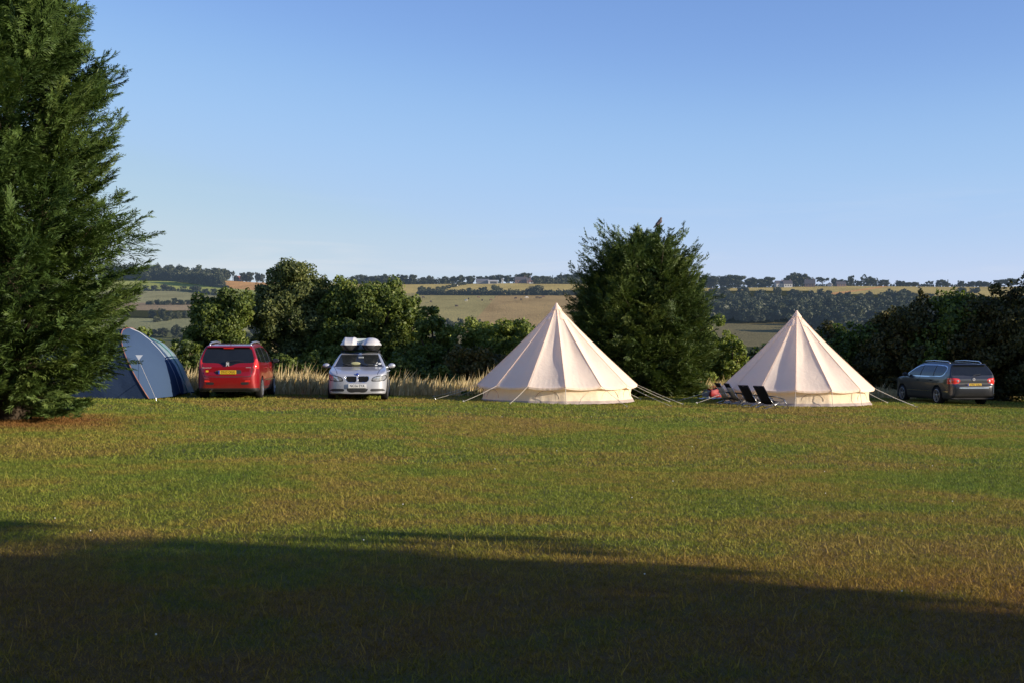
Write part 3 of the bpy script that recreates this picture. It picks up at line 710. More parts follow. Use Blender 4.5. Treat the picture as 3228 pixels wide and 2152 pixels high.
nz = t.math('ADD', t.math('MULTIPLY', t.noise(mp.outputs[0], .018, 6, .65, 1.0), .7), t.math('MULTIPLY', t.noise(mp.outputs[0], .25, 4, .7), .4))
c = t.mix(1.0, t.attr('field', 'Color'), t.ramp(nz, [(.3, (.62, .60, .58)), (.55, (1, 1, 1)), (.8, (1.3, 1.26, 1.15))]), 'MULTIPLY')
b = t.n('ShaderNodeBsdfDiffuse'); t.l(c, b.inputs['Color']); t.l(t.bump(t.noise(o, .8, 3), .5, 1.2), b.inputs['Normal'])
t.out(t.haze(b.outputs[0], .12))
nx, ny = PXG.shape; ii = (np.arange(nx - 1)[:, None] * ny + np.arange(ny - 1)[None, :]).ravel()
hill = mk('hills', np.stack([XG, YG, ZG], -1).reshape(-1, 3), np.stack([ii, ii + ny, ii + ny + 1, ii + 1], 1), m, smooth=True,
          attrs={'field': np.concatenate([Cc, np.ones(PXG.shape + (1,))], -1).reshape(-1, 4)})
tag(hill, kind='structure')

# ------------------------------------------------------------------ distant trees (a few kinds, copied; each tree its own object)
FAR = [(.08, (.014, .020, .012)), (.4, (.036, .047, .022)), (.7, (.070, .080, .034)), (.95, (.12, .125, .055))]
FARY = [(.08, (.024, .030, .014)), (.4, (.060, .070, .026)), (.7, (.11, .115, .045)), (.95, (.17, .165, .07))]
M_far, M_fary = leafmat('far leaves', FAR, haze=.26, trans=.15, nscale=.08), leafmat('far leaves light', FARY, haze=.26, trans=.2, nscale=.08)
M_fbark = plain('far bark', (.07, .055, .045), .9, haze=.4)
rf = np.random.default_rng(5)
PROTO = {}
def proto(kind, var):
    """unit-size crowns and trunks: height 1, half width .5"""
    if (kind, var) in PROTO: return PROTO[kind, var]
    r = np.random.default_rng(100 + var + 17 * len(kind)); q = None
    if kind == 'round': parts = [((0, 0, .56), (.44, .44, .38), 28), ((.1 - .2 * (var % 2), 0, .76), (.26, .26, .2), 9), ((0, 0, .24), (.40, .40, .22), 14)]
    elif kind == 'umbrella': parts = [((0, 0, .72), (.46, .46, .25), 26), ((-.2, 0, .5), (.2, .2, .16), 5)]
    elif kind == 'bush': parts = [((0, 0, .45), (.46, .46, .45), 22), ((.2, 0, .25), (.3, .3, .25), 8)]
    elif kind == 'cone': parts = [((0, 0, .22), (.46, .46, .2), 12), ((0, 0, .42), (.36, .36, .2), 10), ((0, 0, .62), (.24, .24, .2), 8), ((0, 0, .80), (.14, .14, .14), 6), ((0, 0, .93), (.06, .06, .08), 4)]
    else: parts = [((0, 0, .5), (.46, .46, .5), 18), ((0, 0, .2), (.46, .46, .2), 8)]
    bl = np.concatenate([crown_blobs(c, s, n, r, k=(.22, .42)) for c, s, n in parts])
    v, tn = crown_leaves(bl, 520 if kind != 'bush' else 420, .030, r, jit=.9, tone=(.5, .22))
    mes = []
    for mt in (M_far, M_fary):
        o = mk('crown', v, np.arange(len(v)).reshape(-1, 4), mt, attrs={'tone': tn}); mes.append(o.data); bpy.data.objects.remove(o)
    mb = MB(); mb.tube([(0, 0, -.05), (.01, 0, .3), (0, .01, .7)], .035, 6, .01)
    for a in (0.3, 2.2, 4.4): mb.tube([(0, 0, .28), (.2 * math.cos(a), .2 * math.sin(a), .5), (.3 * math.cos(a), .3 * math.sin(a), .66)], .018, 5, .005)
    o = mb.build('trunk', M_fbark); tr = o.data; bpy.data.objects.remove(o)
    PROTO[kind, var] = (mes, tr); return PROTO[kind, var]
def far_tree(p, height, width, label, kind='round', group=None, light=False, name='far_tree', cat='tree'):
    mes, tr = proto(kind, int(rf.integers(0, 3)))
    t = thing(name, label, cat, p, float(rf.random() * 6.28), group); t.scale = (width, width, height)
    link('crown', mes[1 if light else 0], t); link('trunk', tr, t)
    return t
def sky_tree(px, top, w, label, kind='round', Y=1300, base=None, group=None, light=False, grow=1.34):
    p = hill_at(px, Y); ybase = HY - (p[2] - CZ) / Y * F
    return far_tree(p, max(2.5, (ybase - top) / F * Y) * .92, w / F * Y * grow, label, kind, group, light)

g1 = 'trees on the skyline right of the tall conifer'
for a in ((2233, 868, 62, 'ragged skyline tree, first right of the tall conifer'), (2290, 865, 50, 'left half of the broad round pair of skyline trees above the wood'),
          (2325, 864, 52, 'right half of the broad round pair of skyline trees above the wood'), (2371, 875, 46, 'low dark round skyline tree beside the broad pair'),
          (2405, 877, 34, 'small dark skyline tree left of the white house'), (2426, 870, 34, 'skyline tree with a sunlit crown touching the white house'),
          (2497, 862, 36, 'pale tree with see-through crown just right of the white house roof'), (2518, 858, 44, 'tallest round skyline tree, right of the white house'),
          (2544, 869, 26, 'skyline tree above the left end of the red brick house'), (2592, 871, 42, 'umbrella shaped skyline tree between the brick house and the small white gable', 'umbrella'),
          (2630, 875, 15, 'small lollipop tree right of the small white gable'), (2650, 880, 26, 'low round tree over the dark roofed house'), (2668, 882, 20, 'low bush-like skyline tree right of the dark roofed house'),
          (2684, 867, 20, 'thin upright skyline tree left of the tall dark pyramid tree'), (2703, 884, 20, 'low tree at the left foot of the tall dark pyramid tree'),
          (2743, 872, 28, 'round tree at the right foot of the tall dark pyramid tree'), (2788, 880, 32, 'round isolated skyline tree right of the two dark pyramid trees'),
          (2836, 884, 26, 'skyline tree at the left of a low dark pair'), (2854, 889, 26, 'low wide tree of a dark pair on the bare skyline'), (2868, 889, 20, 'round tree in the gap of the bare skyline'), (2884, 888, 20, 'small pointed tree on the bare skyline'),
          (2930, 884, 24, 'lone umbrella tree on the bare skyline', 'umbrella'), (2916, 896, 22, 'low bush left of the lone umbrella tree'), (2966, 880, 30, 'dense round skyline tree left of the thin mast'), (2985, 890, 18, 'small tree at the foot of the thin mast'),
          (3029, 884, 20, 'round skyline tree with a low bush each side'), (3044, 893, 14, 'low bush right of the round skyline tree'), (3063, 886, 20, 'ragged skyline tree next to the last dark group'),
          (3090, 885, 30, 'left tree of the last dark skyline group before the hedge'), (3110, 889, 22, 'right tree of the last dark skyline group before the hedge'), (3150, 880, 34, 'skyline tree partly hidden by the hedge top'), (3185, 876, 40, 'skyline tree almost hidden by the tall hedge tree')):
    sky_tree(a[0], a[1], a[2], a[3], a[4] if len(a) > 4 else 'round', group=g1)
sky_tree(2725, 860, 36, 'tall dark pyramid shaped tree on the right skyline', 'cone', group=g1); sky_tree(2764, 873, 18, 'smaller dark pyramid shaped tree on the right skyline', 'cone', group=g1)
sky_tree(2562, 870, 13, 'narrow dark pointed tree behind the red brick house', 'cone', group=g1)
g2 = 'trees on the middle skyline between the oaks and the tall conifer'
for a in ((1112, 869, 14, 'small skyline tree emerging over the left end of the oaks'), (1137, 864, 34, 'round headed skyline tree at the left end of the middle row'), (1163, 869, 26, 'lower skyline tree in the left row over the oaks'),
          (1184, 867, 26, 'skyline tree with a gap of sky in its crown, left row'), (1213, 864, 30, 'tallest tree of the left skyline row'), (1238, 868, 28, 'flat topped tree in the left skyline row'), (1268, 864, 36, 'last tree of the left skyline row, by the narrow gap'),
          (1303, 863, 24, 'round skyline tree right of the narrow gap'), (1333, 872, 18, 'low skyline tree between two round ones, above the stubble field'), (1355, 868, 20, 'leaning skyline tree at the end of the hedge line'),
          (1403, 869, 19, 'lone round tree in the gap of the middle skyline'), (1430, 871, 26, 'skyline tree right of the lone round tree'), (1453, 867, 28, 'broad skyline tree with an uneven top left of the barn'), (1483, 868, 30, 'skyline tree above the left end of the barn roof'),
          (1511, 869, 21, 'small round tree behind the grey barn roof'), (1533, 870, 20, 'tree behind the barn roof ridge'), (1555, 866, 26, 'tree over the white gable of the barn'), (1578, 864, 24, 'tree with a sunlit side right of the barn'),
          (1600, 866, 24, 'skyline tree right of the small white chimney'), (1620, 871, 22, 'lower skyline tree left of the broad dome-like crown'), (1641, 861, 30, 'left half of the broad dome-like crown on the skyline'), (1658, 857, 40, 'highest broad crown on the middle skyline'),
          (1689, 868, 24, 'round tree right of the broad dome-like crown'), (1716, 868, 34, 'pale green bushy tree above the golden field', 'round', True), (1738, 874, 20, 'yellowish tree below the dark spire-like tree', 'bush', True),
          (1770, 864, 34, 'dark tree left of the far spruce'), (1795, 862, 42, 'dark mass of skyline trees next to the tall conifer'), (1822, 858, 40, 'skyline tree touching the tall conifer on its left'), (1850, 860, 40, 'skyline tree behind the tall conifer')):
    sky_tree(a[0], a[1], a[2], a[3], a[4] if len(a) > 4 else 'round', group=g2, light=len(a) > 5)
sky_tree(1742, 864, 8, 'narrow dark spire-like tree on the middle skyline', 'cone', group=g2); sky_tree(1768, 857, 16, 'far dark spruce poking out of the skyline trees', 'cone', group=g2)
g3 = 'trees on the left skyline by the red roof'
for a in ((712, 849, 14, 'thin tree with a ball crown at the right end of the left wood', 'umbrella'), (722, 852, 14, 'open crowned tree at the right end of the left wood', 'umbrella'), (733, 851, 13, 'tall lollipop tree left of the red roof', 'umbrella'), (744, 868, 14, 'low tree just left of the red roof'),
          (765, 857, 20, 'tree just right of the red roof'), (789, 855, 24, 'second tree right of the red roof'), (811, 857, 15, 'small headed tree right of the red roof'), (826, 862, 18, 'tree touching the ash on the left skyline'), (778, 866, 18, 'low tree between the trees right of the red roof')):
    sky_tree(a[0], a[1], a[2], a[3], a[4] if len(a) > 4 else 'round', Y=1380, group=g3)

def field_tree(px, base, top, w, label, kind='round', group=None, light=False, cat='tree'):
    p = hill_hit(px, base); Y = p[1]
    return far_tree(p, max(1.5, (base - top) / F * Y) * .94, w / F * Y * 1.1, label, kind, group, light, cat=cat)
g4 = 'trees along the far field hedge in the middle'
for a in ((1330, 928, 902, 30, 'pale bushy tree at the left end of the middle hedge', 'round', True), (1353, 927, 904, 18, 'slim tree beside the pale bushy tree'), (1391, 929, 909, 17, 'small round tree in the middle hedge'),
          (1420, 929, 914, 14, 'low tree in the middle hedge, third from its left end'), (1478, 929, 906, 18, 'pointed tree in the middle hedge'), (1494, 929, 914, 10, 'tiny round tree right of the pointed one in the hedge'), (1524, 930, 904, 31, 'dark round tree in the hedge below the barn'),
          (1566, 930, 897, 42, 'largest pale tree standing in the hedge below the white gable', 'bush', True), (1607, 930, 917, 30, 'low wide bush in the hedge right of the largest pale tree', 'bush'), (1624, 930, 916, 12, 'small bush tree in the hedge'), (1637, 930, 921, 10, 'tiny lone bush in the gap of the hedge', 'bush'),
          (1685, 931, 899, 62, 'broad dark dome tree in the hedge below the brick farmhouse', 'bush'), (1716, 931, 913, 30, 'low tree right of the broad dark dome', 'bush'), (1742, 931, 914, 26, 'round bush in the right part of the hedge', 'bush'), (1765, 931, 918, 22, 'lower bush in the right part of the hedge', 'bush'), (1796, 931, 916, 38, 'wide bush near the tall conifer end of the hedge', 'bush'), (1830, 931, 912, 32, 'bush at the tall conifer end of the hedge', 'bush')):
    field_tree(a[0], a[1], a[2], a[3], a[4], a[5] if len(a) > 5 else 'round', g4, len(a) > 6)
g5 = 'bushes in the slanting hedge below the barn'
for k, (px, b, tp, w) in enumerate(((1366, 922, 908, 20), (1382, 917, 903, 20), (1398, 914, 900, 20), (1414, 910, 897, 20), (1430, 906, 893, 22), (1446, 902, 889, 22), (1462, 899, 887, 20), (1478, 896, 886, 20))):
    field_tree(px, b, tp, w, 'grey green bush in the slanting hedge that climbs to the barn', 'bush', g5, True, 'bush')
g6 = 'trees between the left valley fields'
for a in ((426, 912, 899, 14, 'small tree at the conifer edge above the upper green field'), (458, 914, 898, 22, 'tree half hidden by the conifer tip, upper green field'), (488, 916, 899, 22, 'left tree of the pair on the upper field hedge'), (518, 917, 895, 22, 'tall tree on the upper field hedge, right of the conifer'), (538, 917, 903, 24, 'low leaning tree on the upper field hedge'),
          (577, 917, 902, 23, 'lone flat topped tree on the upper field hedge', 'umbrella'), (617, 922, 900, 34, 'biggest round tree on the upper field hedge'), (650, 927, 910, 24, 'tree right of the biggest round one on the hedge'), (673, 929, 909, 22, 'last tree of the upper field hedge, touching the oak'),
          (475, 961, 951, 14, 'low bush at the left of the second field hedge', 'bush'), (497, 961, 944, 20, 'round tree in the second field hedge'), (516, 961, 949, 18, 'low tree in the second field hedge'), (531, 961, 946, 18, 'dark tree in the second field hedge'), (550, 961, 938, 22, 'tallest tree of the second field hedge'), (570, 961, 944, 20, 'tree right of the tallest in the second hedge'), (594, 961, 945, 30, 'wide pale tree ending the second field hedge'),
          (628, 990, 945, 40, 'big hazy blue tree on the lower slope, left half of a pair'), (655, 992, 946, 44, 'big hazy blue tree on the lower slope, right half of a pair'), (606, 982, 968, 18, 'small tree left of the hazy blue pair'),
          (482, 1002, 974, 30, 'tree at the left end of the lower wood strip'), (511, 1004, 971, 28, 'highest tree in the lower wood strip'), (538, 1006, 980, 30, 'rounded tree in the lower wood strip'), (562, 1006, 982, 26, 'pale tree in the lower wood strip', 'round', True), (586, 1003, 981, 26, 'right tree of the lower wood strip'), (608, 999, 984, 20, 'last low tree of the lower wood strip'), (525, 1012, 993, 26, 'bush at the foot of the lower wood strip', 'bush', True), (495, 1016, 998, 26, 'pale bush below the lower wood strip', 'bush', True),
          (512, 1062, 1032, 42, 'hazy round tree at the bottom of the valley, left one'), (556, 1066, 1024, 36, 'hazy pointed tree at the bottom of the valley, right one'), (585, 1075, 1050, 40, 'low hazy tree at the valley bottom beside the oak'), (478, 1062, 1036, 34, 'hazy tree at the valley bottom beside the conifer'), (812, 1068, 1020, 60, 'hazy tree seen through the gap between oak and ash'), (770, 1080, 1045, 50, 'hazy bush seen through the gap left of the ash')):
    field_tree(a[0], a[1], a[2], a[3], a[4], a[5] if len(a) > 5 else 'round', g6, len(a) > 6)
g7 = 'trees at the bottom of the big brown field'
for a in ((1412, 1052, 1005, 34, 'hazy blue tree beside the oak at the bottom of the brown field'), (1436, 1050, 1012, 26, 'small hazy tree at the bottom of the brown field'), (1452, 1048, 1001, 24, 'round hazy tree at the bottom of the brown field'), (1486, 1046, 1001, 34, 'wide hazy tree at the bottom of the brown field'), (1512, 1050, 1008, 30, 'low hazy tree behind the olive shrub'), (1640, 1050, 1006, 34, 'bluish tree above the shrub left of the bell tent top', 'umbrella')):
    field_tree(a[0], a[1], a[2], a[3], a[4], a[5] if len(a) > 5 else 'round', g7)
g8 = 'trees along the upper edge of the right wood'
for a in ((2286, 930, 902, 42, 'dark tree standing out at the upper left edge of the right wood'), (2343, 932, 902, 40, 'tree with a forked top at the upper edge of the right wood'), (2250, 930, 908, 40, 'tree at the left end of the wood beside the conifer'), (2395, 935, 917, 36, 'rounded tree on the wood edge'), (2450, 935, 903, 28, 'pale slim tree on the wood edge below the white house', 'round', True), (2500, 933, 909, 34, 'dark dome tree on the wood edge below the tallest skyline tree', 'bush'),
          (2562, 935, 922, 26, 'low dark tree on the wood edge'), (2588, 938, 909, 24, 'upright tree of a pair on the wood edge'), (2614, 940, 914, 24, 'round tree of a pair on the wood edge'), (2648, 942, 922, 24, 'round tree where the wood edge dips'), (2676, 944, 919, 24, 'tree at the dip of the wood edge'), (2741, 946, 918, 22, 'pointed tree on the wood edge below the dark pyramid tree'), (2800, 946, 921, 40, 'wide tree on the wood edge'), (2850, 942, 911, 38, 'dark peaked tree on the wood edge'), (2880, 946, 922, 34, 'tree right of the peaked one on the wood edge'), (2930, 946, 924, 40, 'low tree on the wood edge beside the hedge'), (3030, 930, 905, 40, 'tree rising behind the hedge at the right end of the field', 'bush'), (3075, 925, 904, 34, 'pale tree behind the hedge at the right end of the field', 'bush')):
    field_tree(a[0], a[1], a[2], a[3], a[4], a[5] if len(a) > 5 else 'round', g8, len(a) > 6)

def wood(name, label, spots, seed, mat):
    """a wood that reads as one mass: crowns side by side in one object"""
    r = np.random.default_rng(seed); bl = []
    for (p, h, w_) in spots:
        c = (p[0], p[1], p[2] + h * .55); b = crown_blobs(c, (w_ * .5, w_ * .5, h * .42), 12, r, k=(.34, .6)); bl.append(b)
    bl = np.concatenate(bl); v, tn = crown_leaves(bl, 1.4, .62, r, jit=.8, tone=(.45, .2))
    o = mk(name, v, np.arange(len(v)).reshape(-1, 4), mat, attrs={'tone': tn}); return tag(o, label, 'wood', kind='stuff')
sp = []
for _ in range(230):
    px = 2170 + 950 * rf.random(); up = 963 + .006 * (px - 2170); lo = np.interp(px, [2170, 2300, 2450, 2560, 2700, 3100], [1010, 1020, 1022, 1060, 1075, 1075])
    p = hill_hit(px, up + (lo - up) * rf.random() ** .8); sp.append((p, 8 + 4.5 * rf.random(), 11 + 6 * rf.random()))
wood('woodland', 'dark green wood covering the far slope between the conifer and the right hedge', sp, 3, M_far)
sp = []
for _ in range(80):
    px = 330 + 385 * rf.random(); b_ = np.interp(px, [330, 560, 600, 650, 700], [884, 884, 891, 899, 886]); p = hill_at(px, float(1330 + 130 * rf.random() + (45 if px < 600 else 0)))
    top = np.interp(px, [330, 440, 540, 600, 640, 690, 715], [842, 841, 841, 846, 850, 850, 855]) + 3 * rf.normal()
    h = (HY - top) / F * p[1] + CZ - p[2]; sp.append((p, max(7, h * (.8 + .2 * rf.random())), 11 + 5 * rf.random()))
wood('woodland', 'dark wood on the left skyline above the green sloping field', sp, 4, M_far)
sp = []
for px in np.arange(560, 700, 8.0):
    p = hill_hit(px, 895 + .1 * (px - 600)); sp.append((p, 9 + 3 * rf.random(), 10 + 4 * rf.random()))
wood('woodland', 'lower edge of the left wood where it runs down beside the orange field', sp, 6, M_far)

# far hedges: one object for each line
def hedge(label, pts, h, seed, gap=3.0, group='far field hedges'):
    r = np.random.default_rng(seed); P = [hill_hit(*p) for p in pts]; bl = []
    for a, b_ in zip(P[:-1], P[1:]):
        n = max(2, int(np.linalg.norm(b_ - a) / gap))
        for k in range(n):
            q = a + (b_ - a) * (k + r.random() * .5) / n; bl.append([q[0], q[1] + r.normal(0, .5), q[2] + h * .4, h * (.5 + .3 * r.random())])
    v, tn = crown_leaves(np.array(bl), 2.6, .42, r, jit=.9, tone=(.36, .18))
    o = mk('far_hedge', v, np.arange(len(v)).reshape(-1, 4), M_far, attrs={'tone': tn}); tag(o, label, 'hedge', group)
hedge('dark level hedge between the golden field and the big brown field', [(1318, 931), (1450, 931), (1600, 932), (1750, 932), (1880, 932)], 3.8, 1)
hedge('dark hedge under the middle skyline trees', [(1100, 890), (1300, 889), (1430, 890)], 5.0, 2)
hedge('dark hedge line under the trees between the barn and the tall conifer', [(1690, 896), (1780, 896), (1900, 897)], 5.5, 3)
hedge('thin dark hedge along the right skyline', [(2200, 899), (2450, 899), (2700, 900), (2950, 900), (3150, 899)], 2.2, 4)
hedge('thin hedge curving along the upper green field on the left', [(380, 914), (480, 918), (570, 918), (640, 926), (690, 933)], 1.8, 5)
hedge('hedge under the second row of trees in the left valley', [(460, 961), (540, 962), (610, 961)], 2.2, 6)
hedge('thin hedge where the left wood meets the green field', [(400, 884), (520, 884), (600, 893), (660, 903), (720, 909)], 2.4, 7)

# ------------------------------------------------------------------ far buildings
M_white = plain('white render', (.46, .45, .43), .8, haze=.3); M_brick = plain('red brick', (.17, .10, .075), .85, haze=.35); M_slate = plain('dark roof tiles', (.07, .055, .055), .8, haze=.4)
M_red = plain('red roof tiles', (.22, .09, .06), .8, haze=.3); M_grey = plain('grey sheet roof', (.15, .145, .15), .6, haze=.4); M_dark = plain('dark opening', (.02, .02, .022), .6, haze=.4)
def house(name, label, p, rz, L, D, hw, hr, wallm, roofm, win=3, chim=1, cat='house'):
    t = thing(name, label, cat, p, rz)
    mb = MB(); mb.box((0, 0, hw / 2 - .5), (L, D, hw + 1))
    mb.add([(-L / 2, -D / 2, hw), (-L / 2, D / 2, hw), (-L / 2, 0, hw + hr - .1), (L / 2, -D / 2, hw), (L / 2, D / 2, hw), (L / 2, 0, hw + hr - .1)], [(0, 2, 1), (3, 4, 5)])
    mb.build('wall', wallm, t)
    mb = MB(); e = .4
    for s in (-1, 1):
        q = [(-L / 2 - e, s * (D / 2 + e), hw - .2), (L / 2 + e, s * (D / 2 + e), hw - .2), (L / 2 + e, 0, hw + hr), (-L / 2 - e, 0, hw + hr)]
        mb.add(q + [(a, b_, c + .25) for a, b_, c in q], [(0, 1, 2, 3), (4, 5, 6, 7), (0, 1, 5, 4), (1, 2, 6, 5), (2, 3, 7, 6), (3, 0, 4, 7)])
    rf_ = mb.build('roof', roofm, t)
    for k in range(chim):
        MB().box((L * (.32 - .6 * k), 0, hw + hr + .5), (.9, .9, 1.8)).build('chimney', wallm if wallm is not M_white else M_brick, rf_)
    for k in range(win):
        x = (-.5 + (k + .5) / win) * L * .86
        for zz in ((hw * .3, hw * .74) if hw > 4 else (hw * .5,)):
            MB().box((x, -D / 2 - .03, zz), (1.1, .12, 1.2)).build('window', M_dark, t)
    return t
def hp(px, Y=1300): return hill_at(px, Y)
p = hp(2457, 1290); house('white_house', 'white house with dark roof on the right skyline, left part of a joined pair', p, .15, 8.5, 7, 3.6, 2.8, M_white, M_slate, 3, 1)
p = hp(2482, 1288); house('white_house', 'white house with dark roof on the right skyline, right part of a joined pair', p, .05, 8.5, 7, 3.4, 3.2, M_white, M_slate, 3, 1)
p = hp(2553, 1288); house('brick_house', 'red brick house with dark brown roofs on the right skyline, below the narrow pointed tree', p, -.2, 10, 7, 3.0, 4.0, M_brick, M_slate, 3, 2)
p = hp(2616, 1290); house('white_house', 'small white gabled house alone on the right skyline', p, 1.2, 4.5, 4.5, 2.2, 1.6, M_white, M_white, 1, 0)
p = hp(2650, 1292); house('dark_roofed_house', 'low house with a long dark roof under a round skyline tree', p, .1, 9, 6, 2.2, 2.4, M_brick, M_slate, 3, 0)
p = hp(751, 1392); p[2] -= 1.5; house('red_roofed_house', 'house with a bright red roof among the trees of the left skyline', p, .5, 8, 7, 3.5, 3.6, M_brick, plain('bright red roof', (.34, .11, .07), .8, haze=.3), 2, 0)
p = hp(1521, 1262); house('barn', 'long grey farm barn with a low sheet roof under the middle skyline trees', p, .06, 12, 9, 2.6, 2.0, M_grey, M_grey, 0, 0, 'barn')
p = hp(1553, 1258); t = house('open_barn', 'white fronted open barn beside the long grey barn', p, .1, 9, 7, 2.6, .8, plain('pale boarding', (.45, .43, .42), .8, haze=.3), M_white, 0, 0, 'barn')
MB().box((.6, -3.55, 1.0), (6.4, .3, 1.9)).build('opening', M_dark, t)
p = hp(1584, 1275); house('white_cottage', 'tiny white cottage end showing between trees right of the open barn', p, 1.5, 1.8, 1.8, 4.0, 1.2, M_white, M_white, 0, 0, 'cottage')
p = hp(1642, 1280); house('brick_farmhouse', 'brick farmhouse with a dark roof half hidden by trees at the golden field edge', p, .1, 12, 7, 3.2, 3.0, M_brick, M_slate, 4, 1)
p = hp(1666, 1276); house('brick_farmhouse', 'smaller reddish brick farmhouse right of the dark roofed one', p, .4, 5, 4, 2.6, 2.0, M_brick, M_slate, 2, 1)
p = hp(1676, 1255); house('shed', 'small white and orange shed at the golden field edge', p, .1, 5, 3, 1.8, 1.0, M_white, M_red, 1, 0, 'shed')
p = hp(2988, 1295); t = thing('mast', 'thin dark mast on the right skyline beside a round tree', 'mast', p)
MB().tube([(0, 0, -.5), (0, 0, 7.6)], .45, 8, .3).build('pole', M_far, t); mb = MB()
for k in range(5): mb.box((0, 0, 4.2 + .7 * k), (1.5, .3, .16))
mb.build('crossbar', M_far, t)

# ------------------------------------------------------------------ cattle on the brown field
def cow_mesh():
    def f(x, y, z):
        def ell(c, r): return (np.sqrt(((x - c[0]) / r[0]) ** 2 + ((y - c[1]) / r[1]) ** 2 + ((z - c[2]) / r[2]) ** 2) - 1) * min(r)
        def cap(a, b_, r0, r1):
            a, b_ = np.array(a), np.array(b_); d = b_ - a
            t = np.clip(((x - a[0]) * d[0] + (y - a[1]) * d[1] + (z - a[2]) * d[2]) / d.dot(d), 0, 1)
            return np.sqrt((x - a[0] - d[0] * t) ** 2 + (y - a[1] - d[1] * t) ** 2 + (z - a[2] - d[2] * t) ** 2) - (r0 + (r1 - r0) * t)
        b0 = smin(ell((.05, 0, .95), (.95, .33, .38)), ell((.6, 0, .98), (.4, .3, .42)), .15)
        b0 = smin(b0, cap((.85, 0, 1.1), (1.25, 0, .85), .2, .14), .12); b0 = smin(b0, cap((1.22, 0, .85), (1.5, 0, .5), .14, .09), .06)
        for xx, yy in ((.65, .2), (.65, -.2), (-.65, .2), (-.65, -.2)):
            b0 = smin(b0, cap((xx, yy, .75), (xx + (.03 if xx > 0 else -.08), yy, .42), .15, .085), .1); b0 = smin(b0, cap((xx + (.03 if xx > 0 else -.08), yy, .42), (xx, yy, .03), .075, .06), .04)
        b0 = smin(b0, cap((-.88, 0, 1.15), (-1.0, 0, .55), .05, .03), .04)
        for s in (-1, 1): b0 = smin(b0, cap((1.22, s * .1, .95), (1.2, s * .26, .98), .05, .03), .03)
        return b0
    return nets(f, (-1.2, -.6, -.1), (1.75, .6, 1.5), .06, 2)
v, q, n_ = cow_mesh()
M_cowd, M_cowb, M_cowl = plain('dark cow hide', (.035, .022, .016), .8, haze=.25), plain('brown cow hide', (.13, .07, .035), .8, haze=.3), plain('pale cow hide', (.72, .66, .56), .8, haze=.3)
cows = {}
for k, (px, py, c) in enumerate(((1335, 941, 0), (1359, 955, 0), (1477, 946, 0), (1470, 951, 2), (1509, 941, 1), (1520, 950, 0), (1561, 940, 1), (1547, 949, 1), (1440, 969, 1), (1625, 944, 1), (1643, 948, 0), (1661, 942, 2), (1695, 942, 0), (1703, 943, 0), (1712, 939, 1), (2897, 911, 0), (1442, 904, 2))):
    mt = (M_cowd, M_cowb, M_cowl)[c]
    if c not in cows: o = mk('cow', v, q, mt, None, True, normals=n_); cows[c] = o
    else: o = cows[c].copy(); COL.objects.link(o)
    p = hill_hit(px, py); o.location = p; o.rotation_euler = (0, 0, float(rf.random() * 6.28)); o.scale = (1.15,) * 3
    lab = {0: 'dark cow grazing on the big brown field across the valley', 1: 'brown cow grazing on the big brown field across the valley', 2: 'pale cow grazing beside a dark one on the big brown field'}[c]
    if px == 1661: lab = 'pale cow near the dark cows at the right end of the brown field'
    if px == 2897: lab = 'lone dark cow high on the right hill field'
    if px == 1442: lab = 'pale cow in the golden field beside the slanting hedge'
    if px == 1440: lab = 'brown cow lowest down on the big brown field'
    if px == 1359: lab = 'dark cow at the left end of the brown field, lower of two'
    if px == 1335: lab = 'dark cow at the left end of the brown field, upper of two'
    tag(o, lab, 'cow', 'cattle grazing across the valley')
# ------------------------------------------------------------------ bell tents
def canvas(name, col, trans, wr=1.0):
    m = bpy.data.materials.new(name); t = NT(m); o = t.obj()
    n1, n2 = t.noise(o, 1.3, 4, .6), t.noise(o, 90, 2)
    c = t.mix(n1, tuple(v * .93 for v in col), tuple(min(1, v * 1.05) for v in col))
    c = t.mix(t.math('MULTIPLY', n2, .10), c, tuple(v * .75 for v in col))
    nrm = t.bump(t.math('ADD', t.math('MULTIPLY', t.noise(o, 2.2, 4, .6, .6), 1.0), t.math('MULTIPLY', t.noise(o, 9, 3), .25)), .30 * wr, .10)
    b = t.n('ShaderNodeBsdfDiffuse'); t.l(c, b.inputs['Color']); t.l(nrm, b.inputs['Normal'])
    tr = t.n('ShaderNodeBsdfTranslucent'); t.l(t.mix(1.0, c, (trans * .94, trans * .88, trans * .76), 'MULTIPLY'), tr.inputs['Color']); t.l(nrm, tr.inputs['Normal'])
    mx = t.n('ShaderNodeAddShader')
    t.l(b.outputs[0], mx.inputs[0]); t.l(tr.outputs[0], mx.inputs[1]); t.out(mx.outputs[0]); return m
M_canvas, M_wallc = canvas('cream canvas', (.76, .645, .54), .60, .8), canvas('cream canvas wall', (.74, .62, .46), .55)
M_mud, M_rope, M_seam = plain('mud flap', (.40, .33, .29), .8), plain('guy rope', (.66, .60, .50), .8, var=.2), plain('canvas seam', (.50, .42, .32), .9)
M_peg = plain('steel peg', (.45, .45, .45), .35, metal=1)
